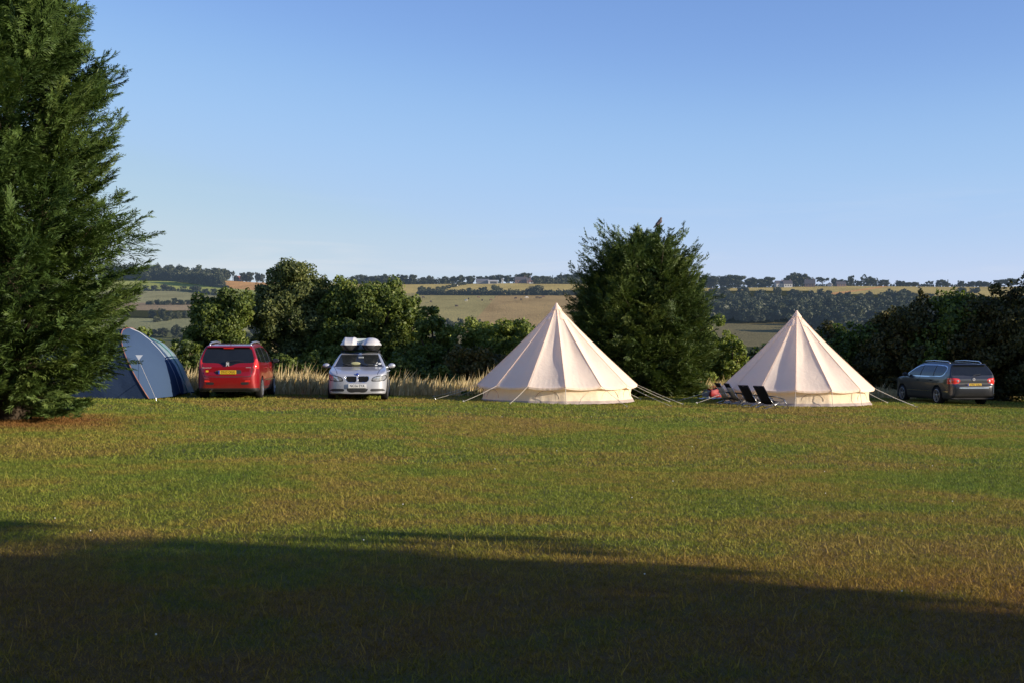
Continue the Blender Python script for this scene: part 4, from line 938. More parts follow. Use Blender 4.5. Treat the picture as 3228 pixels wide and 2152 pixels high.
def bell_tent(label, base, off, seed, limp):
    NP, RE, ZE, HT = 14, 2.56, .54, 3.06
    r = np.random.default_rng(seed); t = thing('bell_tent', label, 'tent', base, 0, 'cream bell tents')
    ng = 20; nth = NP * ng; nt_ = 90
    th = off + 2 * np.pi * np.arange(nth) / nth; u = (np.arange(nth) % ng) / ng; T = np.linspace(0, 1, nt_)
    kp = r.normal(1, .16, NP)[np.arange(nth) // ng]
    TT, UU = np.meshgrid(T, u, indexing='ij'); KP = np.broadcast_to(kp, TT.shape)
    s = (4 * UU * (1 - UU)); s = s ** .85
    k = (.030 + .078 * np.sin(np.pi * np.clip(TT, 0, 1) ** 1.15) ** .8 * sstep(.05, .3, TT) + .012 * sstep(.85, 1, TT)) * KP
    rad = RE * TT ** 1.09 * (1 - s * k) + .022 * (1 - sstep(.0, .04, TT)) * 0
    # puckers running up from the hem and long soft creases
    ph = r.random(NP)[np.arange(nth) // ng] * 6
    rad = rad + .007 * sstep(.86, .97, TT) * np.sin(UU * 2 * np.pi * 7 + ph) * s + .012 * s * np.sin(UU * 9 + 5 * TT + ph) * sstep(.2, .5, TT) * (1 - TT) * 2
    z = ZE + (HT - ZE) * (1 - TT) - .055 * s * sstep(.8, 1, TT) * KP + .03 * sstep(.93, 1, TT) * 0
    rad = np.maximum(rad, .012)
    V = np.stack([rad * np.sin(th), -rad * np.cos(th), z], -1)
    def ring_faces(a, n): 
        i = (np.arange(a - 1)[:, None] * n + np.arange(n)[None, :]); j = (np.arange(a - 1)[:, None] * n + (np.arange(n)[None, :] + 1) % n)
        return np.stack([i.ravel(), (i + n).ravel(), (j + n).ravel(), j.ravel()], 1)
    can = mk('canopy', V.reshape(-1, 3), ring_faces(nt_, nth), M_canvas, t, smooth=True)
    # hem hanging below the eave and the seams up every ridge
    hz = np.array([0, -.03, -.06]); Vh = np.stack([np.stack([(rad[-1] - .005 * q) * np.sin(th), -(rad[-1] - .005 * q) * np.cos(th), z[-1] + d], -1) for q, d in enumerate(hz)])
    mk('hem', Vh.reshape(-1, 3), ring_faces(3, nth), M_canvas, can, smooth=True)
    mb = MB()
    for p in range(NP):
        a = th[p * ng]; ts = np.linspace(.02, 1, 24)
        mb.tube([((RE * q ** 1.09 + .004) * math.sin(a), -(RE * q ** 1.09 + .004) * math.cos(a), ZE + (HT - ZE) * (1 - q) + .004) for q in ts], .006, 5)
    mb.build('ridge_seam', M_canvas, can, smooth=True)
    MB().lathe([(.001, HT + .05), (.03, HT + .04), (.05, HT - .01), (.16, HT - .16), (.165, HT - .17)], 20, 'z').build('apex_cap', M_canvas, t, smooth=True)
    # wall
    zz = np.array([.52, .49, .42, .30, .18, .10, .05, .0]); fl = np.array([0, 0, -.03, -.045, -.03, .0, .03, .07])
    uu = (np.arange(nth) % ng) / ng; chord = 1 - .022 * 4 * uu * (1 - uu)
    Vw = []
    for q, (a, b_) in enumerate(zip(zz, fl)):
        wob = .012 * np.sin(th * 37 + q) * (1 if q > 4 else .3) + .010 * np.sin(th * 11 + 2 * q + seed)
        rr_ = (2.40 + b_) * chord + wob; zq = np.where(q == 0, a - .06 * 4 * uu * (1 - uu), a) * np.ones(nth)
        Vw.append(np.stack([rr_ * np.sin(th), -rr_ * np.cos(th), zq], -1))
    Vw = np.array(Vw); wall = mk('wall', Vw[:6].reshape(-1, 3), ring_faces(6, nth), M_wallc, t, smooth=True)
    Vm = np.array([Vw[5] * (1.002, 1.002, 1), Vw[6] * (1.003, 1.003, 1), Vw[7] * (1.004, 1.004, 1)])
    Vm[2, :, 2] = .004 + .012 * np.abs(np.sin(th * 23 + 1)); Vm[2, :, :2] *= (1 + .008 * np.sin(th * 31))[:, None]
    mk('mud_flap', Vm.reshape(-1, 3), ring_faces(3, nth), M_mud, wall, smooth=True)
    mb = MB()
    for p in range(NP):
        if p % 3 == 0: continue
        a0 = th[p * ng] + np.pi / NP; pts = []
        for e in np.linspace(0, np.pi, 14):
            a = a0 + math.cos(e) * .155; zq = .17 + .25 * math.sin(e)
            rw = 2.40 * (1 - .022 * (1 - (math.cos(e) * .155 / (np.pi / NP)) ** 2)) + np.interp(zq, zz[::-1], fl[::-1]) + .006
            pts.append((rw * math.sin(a), -rw * math.cos(a), zq))
        mb.tube(pts, .008, 4)
    mb.build('window_seam', M_seam, wall)
    # vents under little hoods near the top
    for a in (R(-50), R(36), R(130), R(220)):
        a += off * .3; q = .17; r0 = RE * q ** 1.09; zc = ZE + (HT - ZE) * (1 - q); vs = []; n = 9
        for i in range(n):
            f = i / (n - 1) * 2 - 1; b_ = a + f * .42
            lift = .085 * (1 - f * f) ; vs.append(((r0 + lift) * math.sin(b_), -(r0 + lift) * math.cos(b_), zc - .02 - .045 * (1 - f * f)))
        for i in range(n):
            f = i / (n - 1) * 2 - 1; b_ = a + f * .30; r1 = RE * .11 ** 1.09 + .006; vs.append((r1 * math.sin(b_), -r1 * math.cos(b_), ZE + (HT - ZE) * (1 - .11)))
        mb = MB().add(vs, [(i, i + 1, n + i + 1, n + i) for i in range(n - 1)]); mb.build('vent_hood', M_canvas, can, smooth=True)
    # guy ropes and pegs
    for p in range(NP):
        a = th[p * ng]; e = (RE * math.sin(a), -RE * math.cos(a), ZE)
        rp = MB()
        if p in limp:
            rp.tube([e, (e[0] * 1.01, e[1] * 1.01, ZE * .5), (e[0] * 1.015 + .02, e[1] * 1.015, .05), (e[0] * 1.03 + .06, e[1] * 1.03, .012)], .010, 5)
            rp.build('guy_rope', M_rope, t, smooth=True); continue
        L = RE + 1.32 + .2 * r.random(); g = (L * math.sin(a), -L * math.cos(a)); gz = float(G(base[0] + g[0], base[1] + g[1])) - base[2]
        mid = [(e[0] + (g[0] - e[0]) * q, e[1] + (g[1] - e[1]) * q, ZE + (gz + .03 - ZE) * q - .02 * math.sin(math.pi * q)) for q in np.linspace(0, 1, 8)]
        ro = rp.tube(mid, .0058, 5).build('guy_rope', M_rope, t, smooth=True)
        MB().box((mid[3][0], mid[3][1], mid[3][2]), (.045, .02, .02), rz=a).build('rope_slider', M_rope, ro)
        MB().tube([(g[0] * .995, g[1] * .995, gz + .06), (g[0] * .985, g[1] * .985, gz - .12)], .008, 5).tube([(g[0] * .995, g[1] * .995, gz + .06), (g[0] * 1.006, g[1] * 1.006, gz + .045)], .008, 5).build('peg', M_peg, t)
    return t
x1 = (1754.5 - CX) / F * 41; bell_tent('cream canvas bell tent nearest the silver car, the left one of two', (x1, 41, float(G(x1, 41))), R(4), 1, (0,))
x2 = (2512 - CX) / F * 43.3; bell_tent('cream canvas bell tent with black camping chairs beside it', (x2, 43.3, float(G(x2, 43.3))), R(12.5), 2, (0, 1))

# ------------------------------------------------------------------ blue tunnel tent
M_blue, M_blue2 = canvas('blue nylon', (.052, .086, .155), .15, .6), canvas('darkened blue nylon', (.032, .052, .10), .2, .6)  # darker copy for the flysheet side puts its shade into the colour
M_clear = plain('milky window film', (.38, .50, .54), .25, trans=.45); M_pole = plain('red brown tent pole', (.30, .13, .09), .5); M_gband = plain('pale tape', (.40, .44, .50), .6)
bt = ground_hit(408, 1247); bt[1] = 38.3; bt[0] = (408 - CX) / F * 38.3; bt[2] = float(G(bt[0], bt[1]))
tent = thing('tunnel_tent', 'large blue tunnel tent with arched poles behind the big conifer', 'tent', bt, R(0))
LEAN = 1.15
def cyf(x): return 1.05 * np.clip(x / 1.24, 0, 1)          # the end of the tent draws back from the camera side
def hoop(x, hw, h, a, cy, lean):
    y = cy - hw * np.sign(np.cos(a)) * np.abs(np.cos(a)) ** .85; z = h * np.maximum(np.sin(a), 0) ** .9 + .01
    return np.stack([x + lean * (1 - .9 * np.clip(x / 1.24, 0, 1)) * np.clip(1 - z / 2.0, 0, 1) ** 1.15 * np.clip((cy - y) / 1.0, 0, 1), y, z], -1)
def shell(st, cy=cyf, lean=LEAN, n=40, m_=46):
    A = np.array(st); a = np.linspace(0, math.pi, n)
    V = np.array([hoop(np.full(n, x), np.interp(x, A[:, 0], A[:, 1]), np.interp(x, A[:, 0], A[:, 2]), a, cy(x), lean) for x in np.linspace(st[0][0], st[-1][0], m_)])
    i = (np.arange(m_ - 1)[:, None] * n + np.arange(n - 1)[None, :]).ravel()
    return V.reshape(-1, 3), np.stack([i, i + n, i + n + 1, i + 1], 1)
body_st = [(-3.9, 1.2, .1), (-3.6, 1.4, .95), (-3.0, 1.7, 1.6), (-2.4, 1.85, 1.92), (-1.2, 1.95, 1.98), (-.6, 1.95, 1.93), (0, 2.0, 2.0)]
v, f = shell(body_st); mk('flysheet', v, f, M_blue2, tent, smooth=True)
end_st = [(0, 2.0, 2.0), (.24, 1.94, 1.88), (.48, 1.82, 1.66), (.72, 1.60, 1.36), (.94, 1.36, 1.02), (1.1, 1.1, .62), (1.24, .9, .05)]
v, f = shell(end_st); mk('porch_panel', v, f, M_blue, tent, smooth=True)
pst = [(-.2, 1.15, 1.7), (.1, 1.15, 1.72), (.4, 1.1, 1.58), (.7, 1.0, 1.30), (.95, .9, .92), (1.12, .82, .5), (1.25, .78, .05)]
pc = lambda x: 2.1
v, f = shell(pst, pc, 0.0); jn = np.arange(len(f)) % 39; up = (jn >= 8) & (jn <= 30)
for nm, mt, sel in (('window_panel', M_clear, up), ('porch_panel', M_blue2, ~up)):
    u, inv = np.unique(f[sel], return_inverse=True); mk(nm, v[u], inv.reshape(-1, 4), mt, tent, smooth=True)
a = np.linspace(0, math.pi, 40)
for x, hw, h, mm in ((0, 2.012, 2.012, M_pole), (-2.4, 1.862, 1.932, M_gband)):
    MB().tube(hoop(np.full(40, float(x)), hw, h, a, 0.0, LEAN), .016, 6).build('pole_sleeve', mm, tent, smooth=True)
A = np.array(end_st)
MB().tube([(x, float(cyf(x)), np.interp(x, A[:, 0], A[:, 2]) + .015) for x in np.linspace(0, 1.24, 24)], .016, 5).build('seam_tape', M_gband, tent, smooth=True)
A = np.array(pst); MB().tube([(x, 2.1 - .25, np.interp(x, A[:, 0], A[:, 2]) + .01) for x in np.linspace(-.2, 1.25, 20)], .02, 5).build('pole_sleeve', plain('green tape', (.10, .28, .27), .6), tent, smooth=True)
hp0 = hoop(np.array([.35]), 1.93, 1.86, np.array([.62]), float(cyf(.35)), LEAN)[0]
MB().add([(hp0[0] - .1, hp0[1] - .02, hp0[2] + .08), (hp0[0] + .1, hp0[1] + .02, hp0[2] + .08), (hp0[0], hp0[1] - .05, hp0[2] - .08)], [(0, 1, 2)]).build('guy_patch', M_gband, tent)
for (ax, ay, az), (bx_, by_) in (((hp0[0], hp0[1] - .05, hp0[2] - .06), (1.55, -2.75)), ((-1.3, -1.75, 1.0), (-1.55, -2.75)), ((1.1, 1.5, .6), (1.6, 1.0)), ((-3.5, -1.0, .9), (-4.5, -1.6))):
    rp = MB().tube([(ax, ay, az), (bx_, by_, .02)], .006, 5).build('guy_rope', M_rope, tent)
    MB().tube([(bx_, by_, .06), (bx_ * 1.01, by_ * 1.01, -.1)], .008, 5).build('peg', M_peg, tent)
mb = MB(); mb.box((-1.3, 0, .02), (4.6, 3.5, .03)); mb.build('groundsheet', plain('groundsheet', (.02, .022, .03), .6), tent)
b = ground_hit(297, 1250); o = MB().ball((0, 0, .045), (.05, .05, .05), 16, 10).build('ball', plain('yellow felt', (.55, .62, .08), .9), None, True)
o.location = b; tag(o, 'yellow green ball on the grass at the foot of the blue tent', 'ball')
# ------------------------------------------------------------------ cars
def paint(name, col, metal=.35, rough=.28, flake=.05):
    m = bpy.data.materials.new(name); t = NT(m); o = t.obj()
    c = t.mix(t.noise(o, 400, 1), tuple(v * (1 - flake) for v in col), tuple(v * (1 + flake) for v in col))
    c = t.mix(t.math('MULTIPLY', t.ramp(t.n('ShaderNodeSeparateXYZ').outputs[2], [(0, (1, 1, 1)), (1, (1, 1, 1))]), 0.0), c, c)
    d = t.n('ShaderNodeSeparateXYZ'); t.l(o, d.inputs[0])
    dust = t.math('MULTIPLY', t.ramp(t.math('ADD', d.outputs[2], t.math('MULTIPLY', t.noise(o, 6, 4), .25)), [(.25, (1, 1, 1)), (.62, (0, 0, 0))]), .35)
    c = t.mix(dust, c, (.16, .13, .10))
    b = t.n('ShaderNodeBsdfPrincipled'); t.l(c, b.inputs['Base Color']); b.inputs['Metallic'].default_value = metal
    t.l(t.math('ADD', t.math('MULTIPLY', dust, .5), rough), b.inputs['Roughness']); b.inputs['Coat Weight'].default_value = .8; b.inputs['Coat Roughness'].default_value = .05
    t.out(b.outputs[0]); return m
M_redp, M_silver, M_greyp, M_whitep = paint('red metallic paint', (.30, .006, .010), .25, .3), paint('silver metallic paint', (.50, .515, .56), .3, .32), paint('grey metallic paint', (.040, .043, .050), .25, .36), paint('white paint', (.75, .75, .75), 0, .3)
def glassmat(name, col, rough=.03):
    m = bpy.data.materials.new(name); t = NT(m); b = t.n('ShaderNodeBsdfPrincipled'); o = t.obj()
    t.l(t.mix(t.noise(o, 3, 3), tuple(v * .6 for v in col), tuple(v * 1.5 for v in col)), b.inputs['Base Color'])
    b.inputs['Roughness'].default_value = rough; b.inputs['Specular IOR Level'].default_value = .6; t.out(b.outputs[0]); return m
M_glass, M_glass2 = glassmat('tinted glass', (.012, .014, .015)), glassmat('windscreen glass', (.020, .023, .023))
M_black, M_trim, M_rubber = plain('black plastic', (.02, .02, .021), .55), plain('dark trim', (.035, .035, .036), .5), plain('tyre rubber', (.018, .018, .018), .85, spec=.2, bump=.3, bscale=60)
M_chrome, M_alloy = plain('chrome', (.75, .75, .76), .14, metal=1, var=.03), plain('alloy rim', (.52, .52, .53), .32, metal=.8, var=.08)
M_tail, M_tailw, M_lamp = plain('red lamp lens', (.80, .035, .025), .10, coat=1, var=.35, scale=30), plain('pale lamp lens', (.62, .55, .52), .12, coat=1), plain('clear lamp lens', (.50, .51, .53), .08, metal=.5, coat=1, var=.5, scale=14)
M_badge = plain('silver badge', (.50, .50, .50), .4)
M_yel, M_wht, M_ink, M_eu = plain('yellow plate', (.72, .45, .02), .45), plain('white plate', (.72, .72, .70), .45), plain('plate ink', (.012, .012, .012), .5), plain('plate blue', (.03, .06, .35), .5)
M_dial = plain('sticker white', (.70, .72, .70), .6)

def rim_wheel(parent, loc, side, rad, rimr, spokes, width=.21, dark=False):
    w_ = link('wheel', None, parent); w_.location = loc; s = side; h = width / 2
    MB().lathe([(rimr, -h), (rad - .03, -h), (rad - .008, -h + .02), (rad, -h + .05), (rad, h - .05), (rad - .008, h - .02), (rad - .03, h), (rimr, h)], 40, 'y').build('tyre', M_rubber, w_, True)
    mb = MB(); o = s * h
    mb.lathe([(rimr + .004, o * 1.0), (rimr - .004, o * 1.04), (rimr - .022, o * 1.02), (rimr - .03, o * .7), (rimr - .03, -o * .9)], 40, 'y')
    for k in range(spokes):
        a = 2 * math.pi * k / spokes + .3; c_, s_ = math.cos(a), math.sin(a); wd0, wd1 = .035, .05
        pts = []
        for rr_, wd, yy in ((.03, wd0, o * .92), (rimr - .02, wd1, o * 1.0)):
            pts += [(rr_ * c_ - wd * s_ / 2, yy, rr_ * s_ + wd * c_ / 2), (rr_ * c_ + wd * s_ / 2, yy, rr_ * s_ - wd * c_ / 2)]
        back = [(a_, b_ - s * .03, c2) for a_, b_, c2 in pts]
        mb.add(pts + back, [(0, 1, 3, 2), (4, 6, 7, 5), (0, 2, 6, 4), (1, 5, 7, 3)])
    mb.lathe([(.001, o * 1.0), (.03, o * 1.0), (.05, o * .93), (.05, o * .6)], 20, 'y').build('rim', M_alloy, w_, False)
    MB().lathe([(.001, o * .45), (rimr - .03, o * .45)], 24, 'y').build('brake_disc', M_black, w_)
    return w_

def car(name, label, loc, rz, spec, group=None):
    t = thing(name, label, 'car', loc, rz); S = catmull(spec['side'], 6); P = np.array(spec['plan']); P = np.concatenate([P, P[::-1][1:-1] * (1, -1)]) if True else P
    P = catmull(P, 6); wz, ww = np.array(spec['width']).T; zf = np.linspace(-.2, 2, 300); wf = np.interp(zf, wz, ww); kz = np.hanning(17); kz /= kz.sum(); wf = np.convolve(np.pad(wf, 8, 'edge'), kz, 'valid')
    wh = spec['wheels']; wr = spec['wheel_r']; arch = wr + .045
    fs_, fp_ = sdfgrid(S, (-2.6, .0), (2.6, 1.8)), sdfgrid(P, (-2.6, -1.1), (2.6, 1.1))
    def f(x, y, z):
        d = smax(fs_(x, z), fp_(x, y), .07)
        d = smax(d, (np.abs(y) - np.interp(z, zf, wf)) * .93, .05)
        if 'extra' in spec: d = spec['extra'](d, x, y, z)
        for wx in wh:
            c = np.maximum(np.hypot(x - wx, z - wr * .98) - arch, .58 - np.abs(y)); d = np.maximum(d, -c)
        return d
    x0, x1_ = S[:, 0].min() - .06, S[:, 0].max() + .06
    V, Q, N = nets(f, (x0, -1.0, .08), (x1_, 1.0, S[:, 1].max() + .06), spec.get('h', .02), 3)
    c = V[Q].mean(1); n = N[Q].mean(1); lab = np.zeros(len(Q), int); names = [('body', spec['paint'])]
    def cls(nm, mat, mask):
        if not mask.any(): return
        names.append((nm, mat)); lab[mask] = len(names) - 1
    x, y, z = c.T; ay = np.abs(y); side = np.abs(n[:, 1]) > .45
    cls('underbody', M_black, (z < .33) & (n[:, 2] < -.5))
    for wx in wh: cls('wheel_arch', M_black, (np.hypot(x - wx, z - wr * .98) < arch + .012) & (ay < spec['maxw'] - .03) & (ay > .5) | (np.hypot(x - wx, z - wr * .98) < arch) & (ay < .62))
    if 'doors' in spec:
        for k, poly in enumerate(spec['doors']):
            for s in (1, -1): cls('door', spec['paint'], side & inpoly(x, z, poly) & (y * s > 0))
        for poly in spec['doors']:
            for s in (1, -1): cls('door_gap', M_trim, side & (polydist(x, z, poly) < .009) & (z < spec['belt']) & (y * s > 0))
    if 'dlo' in spec:
        for s in (1, -1):
            for poly in spec['panes']: cls('side_window', M_glass, side & inpoly(x, z, poly) & inpoly(x, z, spec['dlo']) & (y * s > 0))
            cls('window_pillar', M_black, side & inpoly(x, z, spec['dlo']) & (y * s > 0) & (lab == 0) | side & inpoly(x, z, spec['dlo']) & (y * s > 0) & np.isin(lab, [k for k, q in enumerate(names) if q[0] in ('door', 'door_gap')]))
            if spec.get('dlo_trim'): cls('window_trim', M_chrome, side & (polydist(x, z, spec['dlo']) < spec['dlo_trim']) & (y * s > 0))
    for nm, mat, fn in spec['classes']: cls(nm, mat, fn(x, y, z, n, ay))
    # draw the outlines between the parts straight: relax the vertices that lie on them, then put them back on the surface
    E = np.concatenate([Q[:, [i, (i + 1) % 4]] for i in range(4)]); lo_, hi_ = E.min(1), E.max(1); key = lo_.astype(np.int64) * len(V) + hi_
    od = np.argsort(key, kind='stable'); ks = key[od]; same = np.nonzero(ks[1:] == ks[:-1])[0]; L4 = np.tile(lab, 4)
    fa, fb = od[same], od[same + 1]; bd = L4[fa] != L4[fb]; ea, eb = lo_[fa[bd]], hi_[fa[bd]]
    for it in range(7):
        acc = np.zeros_like(V); cn = np.zeros(len(V)); np.add.at(acc, ea, V[eb]); np.add.at(acc, eb, V[ea]); np.add.at(cn, ea, 1); np.add.at(cn, eb, 1)
        mv = np.nonzero(cn == 2)[0]; V[mv] += .5 * (acc[mv] / 2 - V[mv])
    mv = np.nonzero(cn >= 2)[0]
    def g_(P, e_=.006):
        o_ = np.empty_like(P)
        for i in range(3):
            d_ = np.zeros(3); d_[i] = e_; A_, B_ = P + d_, P - d_; o_[:, i] = (f(A_[:, 0], A_[:, 1], A_[:, 2]) - f(B_[:, 0], B_[:, 1], B_[:, 2])) / (2 * e_)
        return o_
    for it in range(2):
        P_ = V[mv]; gg = g_(P_); vv = f(P_[:, 0], P_[:, 1], P_[:, 2]); st = (vv / np.maximum((gg * gg).sum(1), .2))[:, None] * gg
        V[mv] = P_ - np.clip(st, -.01, .01)
    gg = g_(V[mv], .008); N[mv] = gg / np.maximum(np.linalg.norm(gg, axis=1, keepdims=True), 1e-9)
    for k, (nm, mat) in enumerate(names):
        sel = lab == k
        submesh(nm, V, Q, N, sel, mat, t)
    for wx in wh:
        for s in (1, -1): rim_wheel(t, (wx, s * (spec['maxw'] - .115), wr), s, wr, spec['rim_r'], spec['spokes'])
    return t
def mirror(t, x, y, z, mat, glass_dir):
    m = MB().ball((x, y, z), (.085, .115, .075), 16, 10).tube([(x + .02, y * .9, z - .04), (x + .06, y * .72, z - .07)], .03, 6).build('wing_mirror', mat, t, True)
    MB().box((x - glass_dir * .078, y, z), (.02, .17, .10)).build('mirror_glass', M_glass, m, bevel=.01)
def plate(t, x, z, txt, face, white=False, blue=True, y=0.0, wid=.50):
    """face: +1 looks forward (front plate), -1 looks back"""
    p = MB().box((x, y, z), (.012, .52, .112)).build('number_plate', M_wht if white else M_yel, t, bevel=.004)
    rot = (R(90), 0, R(90) if face > 0 else R(-90))
    lettering('plate_lettering', txt, .105, (x + face * .008, y + (.03 * face if blue else 0), z), rot, M_ink, p, width=wid * (.80 if blue else .86))
    if blue: MB().box((x + face * .004, y - face * .235, z), (.008, .045, .106)).build('plate_band', M_eu, p)

# ---- red people carrier, seen from behind
side = [(-2.16, .26), (-2.24, .40), (-2.275, .58), (-2.255, .70), (-2.20, .80), (-2.165, .95), (-2.10, 1.08), (-1.98, 1.36), (-1.90, 1.53), (-1.80, 1.575), (-1.3, 1.615), (-.6, 1.64), (.0, 1.625), (.42, 1.55), (.85, 1.36), (1.30, 1.13), (1.50, 1.06), (1.85, .97), (2.10, .84), (2.22, .68), (2.265, .45), (2.2, .26), (1.95, .21), (0, .20), (-1.9, .22)]
plan = [(-2.29, 0), (-2.28, .45), (-2.22, .70), (-2.05, .86), (-1.7, .915), (-.8, .925), (.8, .92), (1.5, .90), (1.95, .80), (2.18, .55), (2.27, .2), (2.28, 0)]
width = [(.1, .80), (.22, .86), (.40, .905), (.62, .925), (.80, .925), (.95, .905), (1.06, .87), (1.2, .83), (1.4, .755), (1.55, .68), (1.68, .58)]
dlo = [(1.28, 1.09), (.95, 1.27), (.60, 1.41), (.25, 1.51), (-.5, 1.535), (-1.3, 1.515), (-1.72, 1.46), (-1.86, 1.30), (-1.92, 1.13), (-1.5, 1.085), (0, 1.06)]
panes = [[(1.3, 1), (1.3, 1.6), (.62, 1.6), (.70, 1)], [(.56, 1), (.52, 1.6), (-.36, 1.6), (-.36, 1)], [(-.44, 1), (-.44, 1.6), (-1.22, 1.6), (-1.28, 1)], [(-1.36, 1), (-1.30, 1.6), (-1.95, 1.6), (-1.95, 1)]]
def rear(z0, z1, y0, y1): return lambda x, y, z, n, ay: (x < -1.7) & (n[:, 0] < -.3) & (z > z0) & (z < z1) & (ay >= y0) & (ay < y1)
gl = [(-.76, 1.075), (-.30, 1.06), (-.20, 1.03), (-.10, .985), (.10, .985), (.20, 1.03), (.30, 1.06), (.76, 1.075), (.735, 1.25), (.665, 1.48), (.5, 1.50), (-.5, 1.50), (-.665, 1.48), (-.735, 1.25)]
tl = [(.70, .92), (.86, .90), (.95, .96), (.93, 1.14), (.80, 1.20), (.755, 1.12), (.735, 1.0)]
classes = [('rear_window', M_glass, lambda x, y, z, n, ay: (x < -1.7) & (n[:, 0] < -.25) & inpoly(y, z, gl)),
           ('tail_light', M_tail, lambda x, y, z, n, ay: (x < -1.93) & (ay > .70) & inpoly(np.maximum(ay, .72), z, tl) & (y > 0)),
           ('tail_light', M_tail, lambda x, y, z, n, ay: (x < -1.93) & (ay > .70) & inpoly(np.maximum(ay, .72), z, tl) & (y < 0)),
           ('tailgate_gap', M_trim, lambda x, y, z, n, ay: (x < -1.9) & (n[:, 0] < -.3) & ((np.abs(z - .665) < .010) & (ay < .66) | (np.abs(ay - .665 - .09 * np.clip((z - .66) / .4, 0, 1)) < .010) & (z > .66) & (z < 1.05))),
           ('plate_recess', M_trim, lambda x, y, z, n, ay: (x < -2) & (n[:, 0] < -.3) & inpoly(y, z, [(-.40, .755), (.34, .755), (.37, .855), (-.40, .865)])),
           ('rear_valance', M_black, lambda x, y, z, n, ay: (x < -1.9) & (z < .33) | (x < -2) & (np.abs(z - .475) < .035) & (ay > .38) & (ay < .62) & (n[:, 0] < -.3)),
           ('windscreen', M_glass2, lambda x, y, z, n, ay: (x > .35) & (x < 1.42) & (n[:, 2] > .3) & (z > 1.09) & (ay < .72)),
           ('sill', M_black, lambda x, y, z, n, ay: (z < .30) & (np.abs(n[:, 1]) > .4)),
           ('headlight', M_lamp, lambda x, y, z, n, ay: (x > 1.75) & (z > .70) & (z < .86) & (ay > .5) & (n[:, 2] < .85) & (y > 0)),
           ('headlight', M_lamp, lambda x, y, z, n, ay: (x > 1.75) & (z > .70) & (z < .86) & (ay > .5) & (n[:, 2] < .85) & (y < 0)),
           ('grille', M_black, lambda x, y, z, n, ay: (x > 2.1) & (z > .36) & (z < .62) & (ay < .5)), ('front_bumper', M_redp, lambda x, y, z, n, ay: (x > 2.0) & (z > .62) & (z < .70))]
doors = [[(1.12, .34), (1.20, .60), (1.28, 1.09), (.62, 1.10), (.08, 1.10), (.10, .34)], [(.07, .34), (.05, 1.10), (-.95, 1.10), (-1.02, .75), (-.92, .34)]]
pr = ground_hit(730, 1254); yaw = R(90 + 3.2)
cx_, cy_ = pr[0], 37.75; fx, fy = math.cos(yaw), math.sin(yaw); p0 = (cx_ + fx * 2.27, cy_ + fy * 2.27); 
red = car('people_carrier', 'red people carrier parked with its back to the camera', (p0[0], p0[1], float(G(*p0)) - .02), yaw, dict(side=side, plan=plan, width=width, wheels=(1.33, -1.40), wheel_r=.325, rim_r=.225, spokes=7, maxw=.925, dlo=dlo, panes=panes, belt=1.08, classes=classes, doors=doors, paint=M_redp, h=.019))
red.rotation_euler[1] = 0
plate(red, -2.255, .80, 'DS12 OGG', -1)
lettering('rear_badge', 'PEUGEOT', .05, (-2.175, .60, .925), (R(90), 0, R(-90)), M_badge, red, width=.26)
lettering('rear_badge', '5008', .06, (-2.172, -.60, .925), (R(90), 0, R(-90)), M_badge, red, width=.14)
lion = [(-.052, .06), (-.02, .075), (.0, .05), (.03, .07), (.052, .05), (.035, .03), (.05, .0), (.03, -.01), (.05, -.06), (.022, -.07), (.012, -.02), (-.005, -.025), (-.03, -.07), (-.055, -.06), (-.03, -.01), (-.045, .02), (-.028, .035)]
MB().prism([(-a * .95, b_ * .85 + 1.03) for a, b_ in lion], -2.205, -2.175, 'yz').build('rear_emblem', M_badge, red)
MB().tube([(-2.165, .02, 1.115), (-2.14, -.25, 1.14), (-2.13, -.45, 1.125)], .014, 6, .006).ball((-2.165, .02, 1.10), (.03, .035, .03), 10, 6).build('rear_wiper', M_black, red)
MB().prism([(-1.76, 1.555), (-1.95, 1.545), (-1.99, 1.525), (-1.96, 1.505), (-1.86, 1.50)], -.63, .63).build('spoiler', M_redp, red, bevel=.012)
MB().box((-1.98, 0, 1.495), (.02, .30, .018)).build('brake_light', M_tail, red)
for s in (1, -1):
    MB().tube([(-1.72, s * .60, 1.56), (-1.62, s * .60, 1.635), (-1.3, s * .60, 1.665), (-.5, s * .605, 1.69), (.1, s * .60, 1.665), (.30, s * .595, 1.60)], .024, 8).build('roof_rail', M_alloy, red, True)
    mirror(red, .98, s * 1.00, 1.10, M_black, 1)
    for hx in (.28, -.75): MB().tube([(hx + .10, s * .915, .92), (hx, s * .94, .925), (hx - .10, s * .915, .92)], .014, 6).build('door_handle', M_redp, red, True)
    MB().box((.0, s * .925, .56), (2.0, .02, .035)).build('side_strip', M_chrome, red, bevel=.006)
    MB().box((-2.24, s * .58, .54), (.03, .16, .05)).build('rear_reflector', M_tail, red, bevel=.006)
MB().tube([(-1.55, 0, 1.59), (-1.66, 0, 1.70)], .007, 5).build('aerial', M_black, red)
MB().tube([(-2.18, .48, .26), (-2.27, .48, .245)], .03, 10).build('exhaust', M_chrome, red)
MB().box((-2.262, .58, .83), (.006, .075, .055)).build('sticker', M_yel, red)
MB().tube([(-1.40, -.72, .28), (-1.40, .72, .28)], .05, 6).tube([(1.33, -.72, .28), (1.33, .72, .28)], .05, 6).build('axle', M_black, red)

